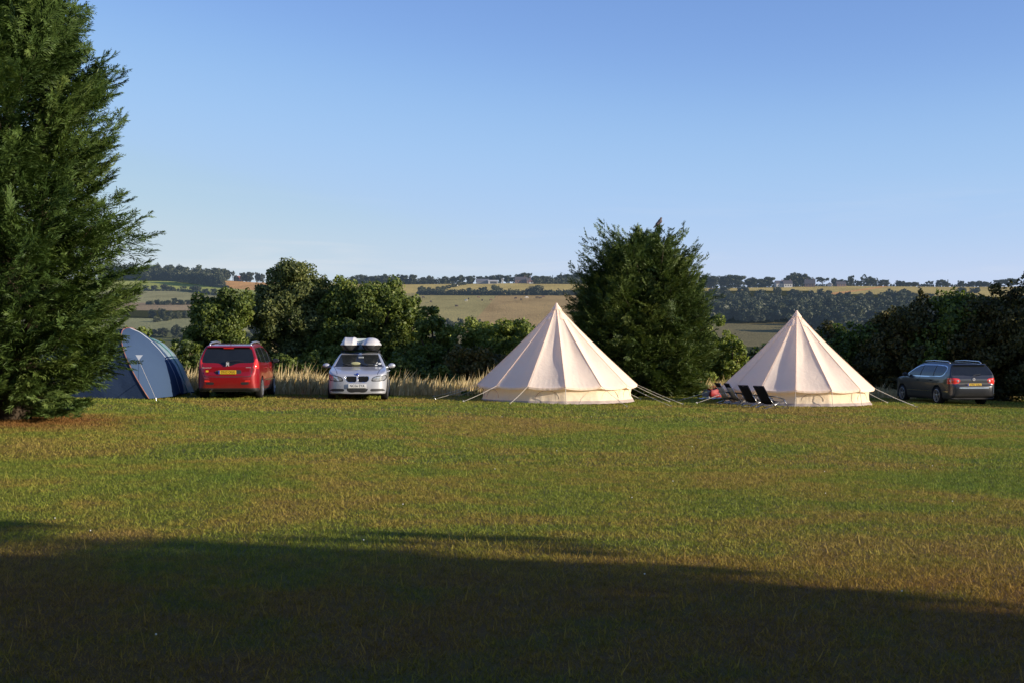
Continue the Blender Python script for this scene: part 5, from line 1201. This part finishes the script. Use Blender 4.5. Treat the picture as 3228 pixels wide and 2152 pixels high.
# ---- silver estate car, facing the camera
side = [(-2.18, .26), (-2.25, .42), (-2.27, .60), (-2.22, .74), (-2.17, .95), (-2.05, 1.10), (-1.82, 1.33), (-1.62, 1.385), (-1.0, 1.42), (-.3, 1.43), (.10, 1.415), (.45, 1.34), (.85, 1.14), (1.12, 1.005), (1.30, .965), (1.75, .90), (2.05, .815), (2.17, .755), (2.225, .66), (2.25, .52), (2.27, .38), (2.25, .24), (2.15, .18), (1.5, .18), (0, .19), (-1.9, .21)]
plan = [(-2.28, 0), (-2.26, .45), (-2.15, .72), (-1.9, .85), (-1.2, .895), (0, .908), (1.0, .905), (1.6, .895), (1.92, .845), (2.10, .73), (2.20, .52), (2.262, .22), (2.275, 0)]
width = [(.1, .78), (.2, .84), (.38, .895), (.55, .908), (.72, .90), (.86, .875), (.96, .84), (1.05, .79), (1.2, .715), (1.35, .63), (1.48, .53)]
dlo = [(1.0, .99), (.62, 1.16), (.2, 1.315), (-.1, 1.35), (-1.1, 1.34), (-1.75, 1.27), (-1.95, 1.05), (-1.6, .99)]
panes = [[(1.1, .9), (1.1, 1.5), (.02, 1.5), (.02, .9)], [(-.06, .9), (-.06, 1.5), (-.92, 1.5), (-.95, .9)], [(-1.02, .9), (-1, 1.5), (-2, 1.5), (-2, .9)]]
hl_ = [(.42, .585), (.60, .575), (.80, .60), (.88, .70), (.84, .745), (.66, .735), (.50, .70), (.44, .65)]
kid = [(.028, .695), (.035, .575), (.07, .555), (.27, .560), (.315, .60), (.335, .66), (.325, .705), (.28, .715), (.06, .712)]
kid2 = [(.016, .70), (.022, .57), (.06, .540), (.285, .545), (.335, .595), (.358, .66), (.345, .722), (.28, .732), (.04, .728)]
low = [(-.33, .355), (.33, .355), (.285, .275), (.23, .245), (-.23, .245), (-.285, .275)]
sidel = [(.40, .355), (.72, .355), (.80, .325), (.83, .285), (.74, .275), (.44, .262), (.37, .285)]
fr = lambda x, n: (x > 1.75) & (n[:, 0] > .12)
classes = [('windscreen', M_glass2, lambda x, y, z, n, ay: (x > .15) & (x < 1.25) & (n[:, 2] > .3) & (ay < np.interp(z, [.98, 1.36], [.735, .575])) & (z > 1.0) & (z < 1.355)),
           ('bonnet_gap', M_trim, lambda x, y, z, n, ay: (x > 1.1) & (np.abs(ay - np.interp(x, [1.1, 2.1], [.76, .60])) < .009) & (n[:, 2] > .5) | (x > 1.08) & (x < 1.17) & (n[:, 2] > .5) & (z < 1.0) & (z > .985) & (ay < .74)),
           ('headlight', M_lamp, lambda x, y, z, n, ay: (x > 1.7) & (y > 0) & inpoly(ay, z, hl_)), ('headlight', M_lamp, lambda x, y, z, n, ay: (x > 1.7) & (y < 0) & inpoly(ay, z, hl_)),
           ('headlight_rim', M_black, lambda x, y, z, n, ay: (x > 1.7) & (polydist(ay, z, hl_) < .012)),
           ('grille_surround', M_chrome, lambda x, y, z, n, ay: fr(x, n) & inpoly(ay, z, kid2)),
           ('grille', M_black, lambda x, y, z, n, ay: fr(x, n) & inpoly(ay, z, kid) & (y > 0)), ('grille', M_black, lambda x, y, z, n, ay: fr(x, n) & inpoly(ay, z, kid) & (y < 0)),
           ('lower_intake', M_black, lambda x, y, z, n, ay: fr(x, n) & inpoly(y, z, low)),
           ('side_intake', M_black, lambda x, y, z, n, ay: fr(x, n) & inpoly(ay, z, sidel) & (y > 0)), ('side_intake', M_black, lambda x, y, z, n, ay: fr(x, n) & inpoly(ay, z, sidel) & (y < 0)),
           ('bumper_trim', M_black, lambda x, y, z, n, ay: (x > 1.8) & (z < .185)),
           ('rear_window', M_glass, lambda x, y, z, n, ay: (x < -1.75) & (n[:, 0] < -.3) & (z > 1.0) & (z < 1.33) & (ay < .62)),
           ('tail_light', M_tail, lambda x, y, z, n, ay: (x < -1.9) & (z > .72) & (z < .92) & (ay > .6) & (y > 0)), ('tail_light', M_tail, lambda x, y, z, n, ay: (x < -1.9) & (z > .72) & (z < .92) & (ay > .6) & (y < 0))]
doors = [[(1.15, .30), (1.22, .60), (1.05, .99), (.0, 1.0), (.0, .30)], [(-.03, .30), (-.03, 1.0), (-.98, 1.0), (-1.0, .75), (-.85, .30)]]
def kidneys(d, x, y, z):
    a = np.abs(y); k = np.maximum(polysdf(a, z, kid), 2.185 - x); return np.maximum(d, -k * .9)
pb = ground_hit(1126, 1268); yaw = R(-90 + 4.5); fx, fy = math.cos(yaw), math.sin(yaw); p0 = ((1126 - CX) / F * 38.4 - fx * 2.25, 38.4 - fy * 2.25)
bmw = car('estate_car', 'silver estate car facing the camera with two roof boxes on top', (p0[0], p0[1], float(G(*p0)) - .01), yaw, dict(side=side, plan=plan, width=width, wheels=(1.48, -1.28), wheel_r=.32, rim_r=.22, spokes=7, maxw=.908, dlo=dlo, panes=panes, belt=.985, classes=classes, doors=doors, paint=M_silver, h=.0165, extra=kidneys))
plate(bmw, 2.285, .435, 'NG56 EYA', 1, white=True, blue=False)
MB().box((2.272, 0, .435), (.018, .56, .14)).build('plate_holder', M_silver, bmw, bevel=.01)
mb = MB()
for s in (1, -1):
    for k in range(8): mb.box((2.20, s * (.065 + .032 * k), .635), (.02, .008, .14))
mb.build('grille_bars', M_trim, bmw)
MB().lathe([(.001, .012), (.038, .010), (.042, 0)], 24, 'z').build('bonnet_badge', M_eu, bmw, True).matrix_world = bmw.matrix_world
bd = [o for o in bmw.children if o.name.startswith('bonnet_badge')][0]; bd.matrix_basis = Matrix.Translation((2.165, 0, .775)) @ Matrix.Rotation(R(52), 4, 'Y')
rg = MB().lathe([(.038, .012), (.046, .014), (.05, .004), (.05, 0)], 24, 'z').build('badge_ring', M_chrome, bd, True)
for s in (1, -1):
    mirror(bmw, .78, s * 1.0, 1.02, M_silver, 1)
    MB().tube([(-1.70, s * .575, 1.375), (-1.6, s * .575, 1.43), (-.8, s * .58, 1.46), (.0, s * .575, 1.45), (.12, s * .57, 1.40)], .02, 8).build('roof_rail', M_black, bmw, True)
    for hx in (.15, -.85): MB().tube([(hx + .09, s * .885, .84), (hx, s * .915, .845), (hx - .09, s * .885, .84)], .013, 6).build('door_handle', M_silver, bmw, True)
    hb = MB().lathe([(.001, .0), (.05, .0), (.055, -.02)], 20, 'x').build('lamp_ring', M_chrome, bmw, True); hb.location = (2.085 - .0, s * .60, .655)
    hb = MB().lathe([(.001, .0), (.045, .0), (.05, -.02)], 20, 'x').build('lamp_ring', M_chrome, bmw, True); hb.location = (2.02, s * .73, .665)
for xx in (-.15, -1.05):
    MB().box((xx, 0, 1.475), (.05, 1.22, .032)).build('roof_bar', M_black, bmw, bevel=.01)
def ws(zq): return np.interp(zq, [1.005, 1.14, 1.34], [1.12, .85, .45])   # windscreen surface
MB().ball((1.03, -.10, 1.09), (.02, .15, .05), 16, 8).build('steering_cover', plain('pale green cloth', (.42, .42, .22), .8), bmw, True)
for yy, zq, w_, h_ in ((.64, 1.075, .09, .075), (.53, 1.035, .075, .04)): MB().box((ws(zq) + .012, yy, zq), (.012, w_, h_), ry=R(-28)).build('windscreen_sticker', M_dial, bmw, bevel=.004)
MB().prism([(.50, 1.055), (.58, 1.055), (.565, 1.15)], ws(1.1) - .0, ws(1.1) + .03, 'yz').build('windscreen_sticker', M_dial, bmw)
MB().box((.62, .05, 1.27), (.04, .17, .055), ry=R(-20)).build('rear_view_mirror', plain('mirror grey', (.3, .33, .33), .3), bmw, bevel=.015)
for s in (-.1, .42): MB().tube([(1.16, s - .1, 1.0), (1.0, s - .38, 1.075)], .010, 5).build('wiper', M_black, bmw)

def roof_box(label, y0, hw, hgt, horns, z0):
    ln = 2.05
    def f(x, y, z):
        t_ = np.clip((x + ln / 2) / ln, 0, 1); w_ = hw * (1 - .42 * np.clip((t_ - .55) / .45, 0, 1) ** 2.2)
        zt = hgt * (1 - .45 * np.clip((t_ - .6) / .4, 0, 1) ** 2.5) + (horns * (np.abs(y) / (hw * .62)) ** 4 if horns else 0)
        a = np.abs(y) - np.minimum(w_, w_ - (z - .17) * np.where(z > .17, .62 if horns else .66, -.7))
        d = smax(a * .85, z - zt, .03 if horns else .12); d = smax(d, -z, .05); return smax(d, np.abs(x) - ln / 2, .1)
    V, Q, N = nets(f, (-ln / 2 - .05, -hw - .06, -.05), (ln / 2 + .05, hw + .06, hgt + .16), .02, 3)
    t = thing('roof_box', label, 'roof box', (0, 0, 0), 0, 'roof boxes on the silver car'); z = V[Q].mean(1)[:, 2]
    submesh('lid', V, Q, N, z > .19, plain('roof box grey', (.60, .58, .57), .45), t); submesh('base_tray', V, Q, N, z <= .165, M_black, t)
    submesh('rim', V, Q, N, (z > .165) & (z <= .19), plain('roof box rim', (.70, .69, .68), .4), t)
    M_ = bmw.matrix_basis @ Matrix.Translation((-.42, y0, z0)); t.matrix_basis = M_; return t
bpy.context.view_layer.update()
roof_box('tall silver roof box with pointed upper corners, left of two on the silver car', -.335, .295, .395, .05, 1.488)
roof_box('rounded silver roof box, right of two on the silver car', .335, .31, .385, 0, 1.488)
bx = MB().box((0, 0, .15), (.05, .36, .34)).box((.03, .02, .20), (.012, .10, .05)); pn = bx.build('folded_board', plain('pale green board', (.55, .64, .62), .5), None, bevel=.01)
pn.matrix_basis = bmw.matrix_basis @ Matrix.Translation((-1.15, 0, 1.54)); tag(pn, 'pale panel standing between the two roof boxes of the silver car', 'panel')

# ---- grey estate car at the hedge, seen from its rear left
side = [(-2.22, .27), (-2.33, .40), (-2.385, .56), (-2.37, .68), (-2.29, .75), (-2.28, .92), (-2.20, 1.03), (-2.02, 1.34), (-1.92, 1.44), (-1.75, 1.47), (-1.2, 1.50), (-.4, 1.515), (.05, 1.50), (.40, 1.42), (.80, 1.23), (1.20, 1.04), (1.40, .985), (1.80, .92), (2.12, .82), (2.30, .68), (2.37, .50), (2.33, .30), (2.2, .20), (1.5, .18), (-1.9, .20)]
plan = [(-2.40, 0), (-2.38, .48), (-2.28, .74), (-2.05, .87), (-1.4, .905), (0, .912), (1.1, .908), (1.7, .885), (2.05, .78), (2.26, .52), (2.36, .2), (2.38, 0)]
width = [(.1, .80), (.22, .86), (.42, .90), (.60, .912), (.78, .905), (.92, .88), (1.0, .85), (1.15, .80), (1.35, .705), (1.48, .61), (1.58, .50)]
dlo = [(1.17, 1.015), (.98, 1.10), (.62, 1.27), (.30, 1.375), (-.05, 1.415), (-.9, 1.415), (-1.55, 1.39), (-1.78, 1.34), (-1.82, 1.24), (-1.74, 1.10), (-1.62, 1.03), (-1.4, 1.01), (0, 1.0)]
panes = [[(1.25, .9), (1.25, 1.6), (.02, 1.6), (.10, .9)], [(.02, .9), (-.06, 1.6), (-.92, 1.6), (-.92, .9)], [(-1.0, .9), (-1.0, 1.6), (-2, 1.6), (-2, .9)]]
gl = [(-.78, 1.06), (0, 1.04), (.78, 1.06), (.74, 1.20), (.655, 1.40), (.5, 1.425), (-.5, 1.425), (-.655, 1.40), (-.74, 1.20)]
tlc = [(.50, .86), (.56, .79), (.70, .755), (.95, .76), (.95, .97), (.72, .965), (.58, .95), (.52, .92)]
classes = [('rear_window', M_glass, lambda x, y, z, n, ay: (x < -1.85) & (n[:, 0] < -.25) & inpoly(y, z, gl)),
           ('tailgate_panel', M_trim, lambda x, y, z, n, ay: (x < -2.1) & (n[:, 0] < -.3) & inpoly(y, z, [(-.52, .64), (.52, .64), (.58, .79), (-.58, .79)])),
           ('tailgate_strip', M_chrome, lambda x, y, z, n, ay: (x < -2.1) & (n[:, 0] < -.2) & (z > .605) & (z < .632) & (ay < .58)),
           ('tail_light', M_tail, lambda x, y, z, n, ay: (x < -2.02) & inpoly(np.maximum(ay, .3), z, tlc) & (y > 0)), ('tail_light', M_tail, lambda x, y, z, n, ay: (x < -2.02) & inpoly(np.maximum(ay, .3), z, tlc) & (y < 0)),
           ('rear_valance', M_black, lambda x, y, z, n, ay: (x < -1.75) & (z < .36)),
           ('windscreen', M_glass2, lambda x, y, z, n, ay: (x > .1) & (x < 1.32) & (n[:, 2] > .3) & (z > 1.03) & (z < 1.46) & (ay < np.interp(z, [1.03, 1.45], [.75, .6]))),
           ('sill', M_black, lambda x, y, z, n, ay: (z < .27) & (np.abs(n[:, 1]) > .4)),
           ('side_strip', M_chrome, lambda x, y, z, n, ay: (np.abs(z - .475) < .011) & (np.abs(n[:, 1]) > .6) & (x < .98) & (x > -2.1) & (np.abs(x + 1.31) > .40)),
           ('headlight', M_lamp, lambda x, y, z, n, ay: (x > 1.85) & (z > .66) & (z < .82) & (ay > .5) & (n[:, 2] < .8) & (y > 0)), ('headlight', M_lamp, lambda x, y, z, n, ay: (x > 1.85) & (z > .66) & (z < .82) & (ay > .5) & (n[:, 2] < .8) & (y < 0)),
           ('grille', M_chrome, lambda x, y, z, n, ay: (x > 2.2) & (z > .35) & (z < .66) & (ay < .4))]
doors = [[(1.12, .32), (1.18, .60), (1.17, 1.0), (.04, 1.02), (.04, .32)], [(.01, .32), (.01, 1.02), (-1.0, 1.02), (-1.02, .76), (-.86, .32)]]
yaw = R(90 + 9.0); fx, fy = math.cos(yaw), math.sin(yaw); lx, ly = -math.sin(yaw), math.cos(yaw)
rw = at(2960, 1274, 46.2); p0 = (rw[0] + fx * 1.31 - lx * .80, rw[1] + fy * 1.31 - ly * .80)
vw = car('estate_car', 'dark grey estate car in the shade of the hedge, seen from its rear left', (p0[0], p0[1], float(G(*p0)) - .02), yaw, dict(side=side, plan=plan, width=width, wheels=(1.40, -1.31), wheel_r=.325, rim_r=.228, spokes=5, maxw=.912, dlo=dlo, panes=panes, dlo_trim=.013, belt=1.0, classes=classes, doors=doors, paint=M_greyp, h=.019))
vw.rotation_euler[1] = 0
plate(vw, -2.345, .72, 'CP57 XAA', -1)
em = MB().lathe([(.036, -.010), (.044, -.014), (.052, -.010), (.054, 0)], 28, 'x').build('rear_emblem', M_badge, vw, True); em.location = (-2.292, 0, .915)
MB().prism([(-.020, .034), (-.012, .034), (0, .006), (.012, .034), (.020, .034), (.004, .0), (-.004, .0)], -.010, -.004, 'yz').prism([(-.036, .010), (-.029, .012), (-.016, -.022), (-.004, .0), (.004, .0), (.016, -.022), (.029, .012), (.036, .010), (.020, -.036), (.012, -.036), (0, -.010), (-.012, -.036), (-.020, -.036)], -.010, -.004, 'yz').build('emblem_letters', M_badge, em)
for s in (1, -1):
    for yy, rr_, mm in ((.80, .062, M_tailw), (.60, .045, M_tailw)):
        o = MB().lathe([(.001, -.006), (rr_ * .7, -.005), (rr_, 0)], 20, 'x').build('reversing_light', mm, vw, True); o.location = (-2.205 if yy > .7 else -2.292, s * yy, .862); o.rotation_euler = (0, 0, -s * R(38 if yy > .7 else 18) * 1.0)
    MB().tube([(-1.72, s * .585, 1.475), (-1.6, s * .585, 1.535), (-.6, s * .59, 1.565), (.10, s * .58, 1.545), (.25, s * .575, 1.47)], .02, 8).build('roof_rail', M_chrome, vw, True)
    mirror(vw, .95, s * .99, 1.04, M_black, 1)
    for hx in (.20, -.82): MB().tube([(hx + .10, s * .885, .86), (hx, s * .925, .865), (hx - .10, s * .885, .86)], .016, 6).build('door_handle', M_black, vw, True)
MB().prism([(-1.84, 1.462), (-2.0, 1.445), (-2.05, 1.425), (-2.0, 1.415), (-1.92, 1.41)], -.60, .60).build('spoiler', M_greyp, vw, bevel=.01)
MB().tube([(-2.255, 0, 1.06), (-2.2, -.3, 1.10)], .012, 6, .006).build('rear_wiper', M_black, vw)

# ---- white car almost hidden by the big conifer
r2 = {}
wc = copy_tree(vw); wc['label'] = 'white car almost hidden behind the big conifer at the left edge'
pw = (-16.6, 41.0); wc.location = (pw[0], pw[1], float(G(*pw))); wc.rotation_euler = (0, 0, R(176))
for ch in wc.children:
    if ch.type == 'MESH' and len(ch.material_slots) and ch.material_slots[0].material == M_greyp:
        ch.material_slots[0].link = 'OBJECT'; ch.material_slots[0].material = M_whitep
for ch in list(wc.children):
    if ch.name.startswith('number_plate'):
        for g in list(ch.children): bpy.data.objects.remove(g)
        bpy.data.objects.remove(ch)
# ------------------------------------------------------------------ camping chairs
M_fab, M_mesh, M_tubem, M_tubeb = plain('black chair fabric', (.016, .016, .018), .9, spec=.1), plain('pale mesh fabric', (.50, .46, .38), .8, trans=.35), plain('bare steel tube', (.62, .62, .63), .25, metal=1, var=.05), plain('black tube', (.03, .03, .032), .4)
def chair(label, loc, rz, pale=False, sc=1.0):
    t = thing('camping_chair', label, 'chair', loc, rz, 'low black camping chairs by the second bell tent'); hw = .26
    T_, B_, S_ = (-.40, .70), (-.06, .17), (.36, .25); Ar, Af = (-.25, .40), (.36, .30)
    def panel(pts, th, mat, name, w=hw - .012, sag=0.0):
        vs = []; n = len(pts)
        for j in range(7):
            f_ = j / 6 * 2 - 1; y = f_ * w
            for (x, z) in pts: vs.append((x, y, z - sag * (1 - f_ * f_)))
        fs = [(j * n + i, j * n + i + 1, (j + 1) * n + i + 1, (j + 1) * n + i) for j in range(6) for i in range(n - 1)]
        o = MB().add(vs, fs).build(name, mat, t, True); m_ = o.modifiers.new('thick', 'SOLIDIFY'); m_.thickness = th; return o
    L = lambda a, b_, q: (a[0] + (b_[0] - a[0]) * q, a[1] + (b_[1] - a[1]) * q)
    if pale:
        panel([L(T_, B_, q) for q in (0, .08, .16, .24)], .014, M_fab, 'headrest'); panel([L(T_, B_, q) for q in (.24, .5, .75, .98)], .008, M_mesh, 'backrest', sag=.015)
    else: panel([L(T_, B_, q) for q in (0, .2, .4, .6, .8, .98)], .012, M_fab, 'backrest', sag=.015)
    panel([L(B_, S_, q) for q in (.02, .3, .6, 1)], .012, M_fab, 'seat', sag=.03)
    for s in (1, -1):
        y = s * hw
        MB().tube([(T_[0], y, T_[1]), (B_[0], y, B_[1]), (S_[0], y, S_[1])], .0125, 8).build('side_frame', M_tubeb if not pale else M_tubem, t, True)
        MB().tube([(Ar[0], y * 1.1, Ar[1]), ((Ar[0] + Af[0]) / 2, y * 1.12, .375), (Af[0], y * 1.1, Af[1])], .02, 8).build('armrest', M_tubeb, t, True)
        MB().tube([(Af[0] - .02, y * 1.1, Af[1]), (Af[0] + .17, y * 1.1, .012)], .0125, 8).build('leg', M_tubem, t, True)
        MB().tube([(Ar[0] + .02, y * 1.1, Ar[1]), (Ar[0] + .30, y * 1.1, .012)], .0125, 8).build('leg', M_tubem, t, True)
        MB().tube([(S_[0], y, S_[1]), (-.34, y, .012)], .0125, 8).build('leg', M_tubem, t, True)
    for x, z in ((-.34, .02), (Ar[0] + .29, .03), (Af[0] + .165, .02)): MB().tube([(x, -hw * 1.1, z), (x, hw * 1.1, z)], .011, 6).build('crossbar', M_tubem, t, True)
    MB().tube([(T_[0], -hw, T_[1]), (T_[0], hw, T_[1])], .0125, 8).build('top_bar', M_tubeb, t, True)
    t.scale = (sc,) * 3; return t
for px, py, rz, pale, lab, sc in ((2296, 1271, 12, True, 'low camping chair with black headrest and pale mesh back, farthest left of the four', .97), (2326, 1273, 12, True, 'low camping chair with pale mesh back, second from the left, overlapping the first', .97),
                                  (2374, 1281, 26, False, 'all black low camping chair, third from the left beside the bell tent', .96), (2424, 1287, 26, False, 'all black low camping chair nearest the camera, farthest right of the four', .98)):
    p = ground_hit(px, py); chair(lab, p, R(rz), pale, sc)

# ------------------------------------------------------------------ bags left of the second bell tent
def crumple(name, label, loc, rz, s, col, seed, open_top=True):
    r = np.random.default_rng(seed); ph = r.random(6) * 6
    def f(x, y, z):
        w = .03 * np.sin(9 * x + ph[0]) * np.sin(8 * z + ph[1]) + .02 * np.sin(17 * z + 9 * y + ph[2])
        d = smax(smax(np.abs(x) - s[0] / 2 - w, np.abs(y) - s[1] / 2 - w, .06), smax(-z, z - s[2] - .05 * np.sin(11 * x + ph[3]), .03), .06)
        if open_top: d = smax(d, -smax(smax(np.abs(x) - s[0] / 2 + .03 - w, np.abs(y) - s[1] / 2 + .03 - w, .04), s[2] * .7 - z, .03), .02)
        return d
    V, Q, N = nets(f, (-s[0] * .7, -s[1] * .8, -.03), (s[0] * .7, s[1] * .8, s[2] + .12), .016, 2)
    t = thing(name, label, 'bag', loc, rz); submesh('bag_body', V, Q, N, np.ones(len(Q), bool), plain(name + ' cloth', col, .6, var=.25, scale=9), t)
    mb = MB()
    for sy in (1, -1): mb.tube([(-s[0] * .25, sy * s[1] * .5, s[2] * .98), (-s[0] * .2, sy * s[1] * .42, s[2] * 1.16), (s[0] * .12, sy * s[1] * .40, s[2] * 1.14), (s[0] * .22, sy * s[1] * .5, s[2] * .96)], .012, 6)
    mb.build('handle', plain(name + ' strap', tuple(v * .8 for v in col), .7), t, True); return t
p = ground_hit(2253, 1252); crumple('cool_bag', 'open red cloth bag on the grass left of the second bell tent', p, R(12), (.40, .26, .36), (.36, .022, .026), 1)
p = ground_hit(2230, 1252) + (0, .25, 0); crumple('stuff_sack', 'grey blue sack slumped against the red bag', p, R(-20), (.30, .26, .24), (.22, .25, .33), 2, False)
p = ground_hit(2250, 1257); n = 26; xs = np.linspace(-.55, .75, n); ys = np.linspace(-.22, .25, 12); X, Y = np.meshgrid(xs, ys, indexing='ij')
Z = .035 + .022 * np.sin(X * 14 + Y * 5) * np.sin(Y * 17) + .012 * np.sin(X * 31); i = (np.arange(n - 1)[:, None] * 12 + np.arange(11)[None, :]).ravel()
o = mk('folded_sheet', np.stack([X, Y, Z], -1).reshape(-1, 3), np.stack([i, i + 12, i + 13, i + 1], 1), plain('white sheet', (.62, .62, .66), .7), smooth=True)
o.location = p; tag(o, 'crumpled white sheet on the grass under the red bag', 'sheet')

# ------------------------------------------------------------------ the pigeon on the conifer
def bird(x, y, z):
    def ell(c, r_): return (np.sqrt(((x - c[0]) / r_[0]) ** 2 + ((y - c[1]) / r_[1]) ** 2 + ((z - c[2]) / r_[2]) ** 2) - 1) * min(r_)
    def cap(a, b_, r0, r1):
        a, b_ = np.array(a), np.array(b_); d = b_ - a; t = np.clip(((x - a[0]) * d[0] + (y - a[1]) * d[1] + (z - a[2]) * d[2]) / d.dot(d), 0, 1)
        return np.sqrt((x - a[0] - d[0] * t) ** 2 + (y - a[1] - d[1] * t) ** 2 + (z - a[2] - d[2] * t) ** 2) - (r0 + (r1 - r0) * t)
    d = smin(cap((-.07, 0, .10), (.05, 0, .21), .062, .075), cap((.05, 0, .22), (.085, 0, .315), .05, .032), .05)
    d = smin(d, ell((.10, 0, .335), (.038, .030, .032)), .02); d = smin(d, cap((-.08, 0, .09), (-.22, 0, -.03), .04, .022), .04)
    for s in (1, -1): d = smin(d, cap((.02, s * .062, .19), (-.15, s * .03, .03), .03, .012), .02)
    return smin(d, cap((.13, 0, .333), (.165, 0, .322), .010, .004), .008)
V, Q, N = nets(bird, (-.3, -.13, -.09), (.21, .13, .42), .011, 2)
bp = at(2077, 716, 48.3); bt_ = thing('wood_pigeon', 'plump grey pigeon perched on top of the conifer between the tents', 'bird', bp, R(25))
z = V[Q].mean(1)[:, 2]; x = V[Q].mean(1)[:, 0]
bo = submesh('pigeon_body', V, Q, N, np.ones(len(Q), bool), plain('pigeon plumage', (.10, .075, .070), .8, var=.35, scale=14), bt_)
MB().tube([(.0, .03, .06), (.01, .03, -.02)], .008, 5).tube([(.0, -.03, .06), (.01, -.03, -.02)], .008, 5).build('legs', plain('pigeon leg', (.3, .1, .08), .7), bt_)
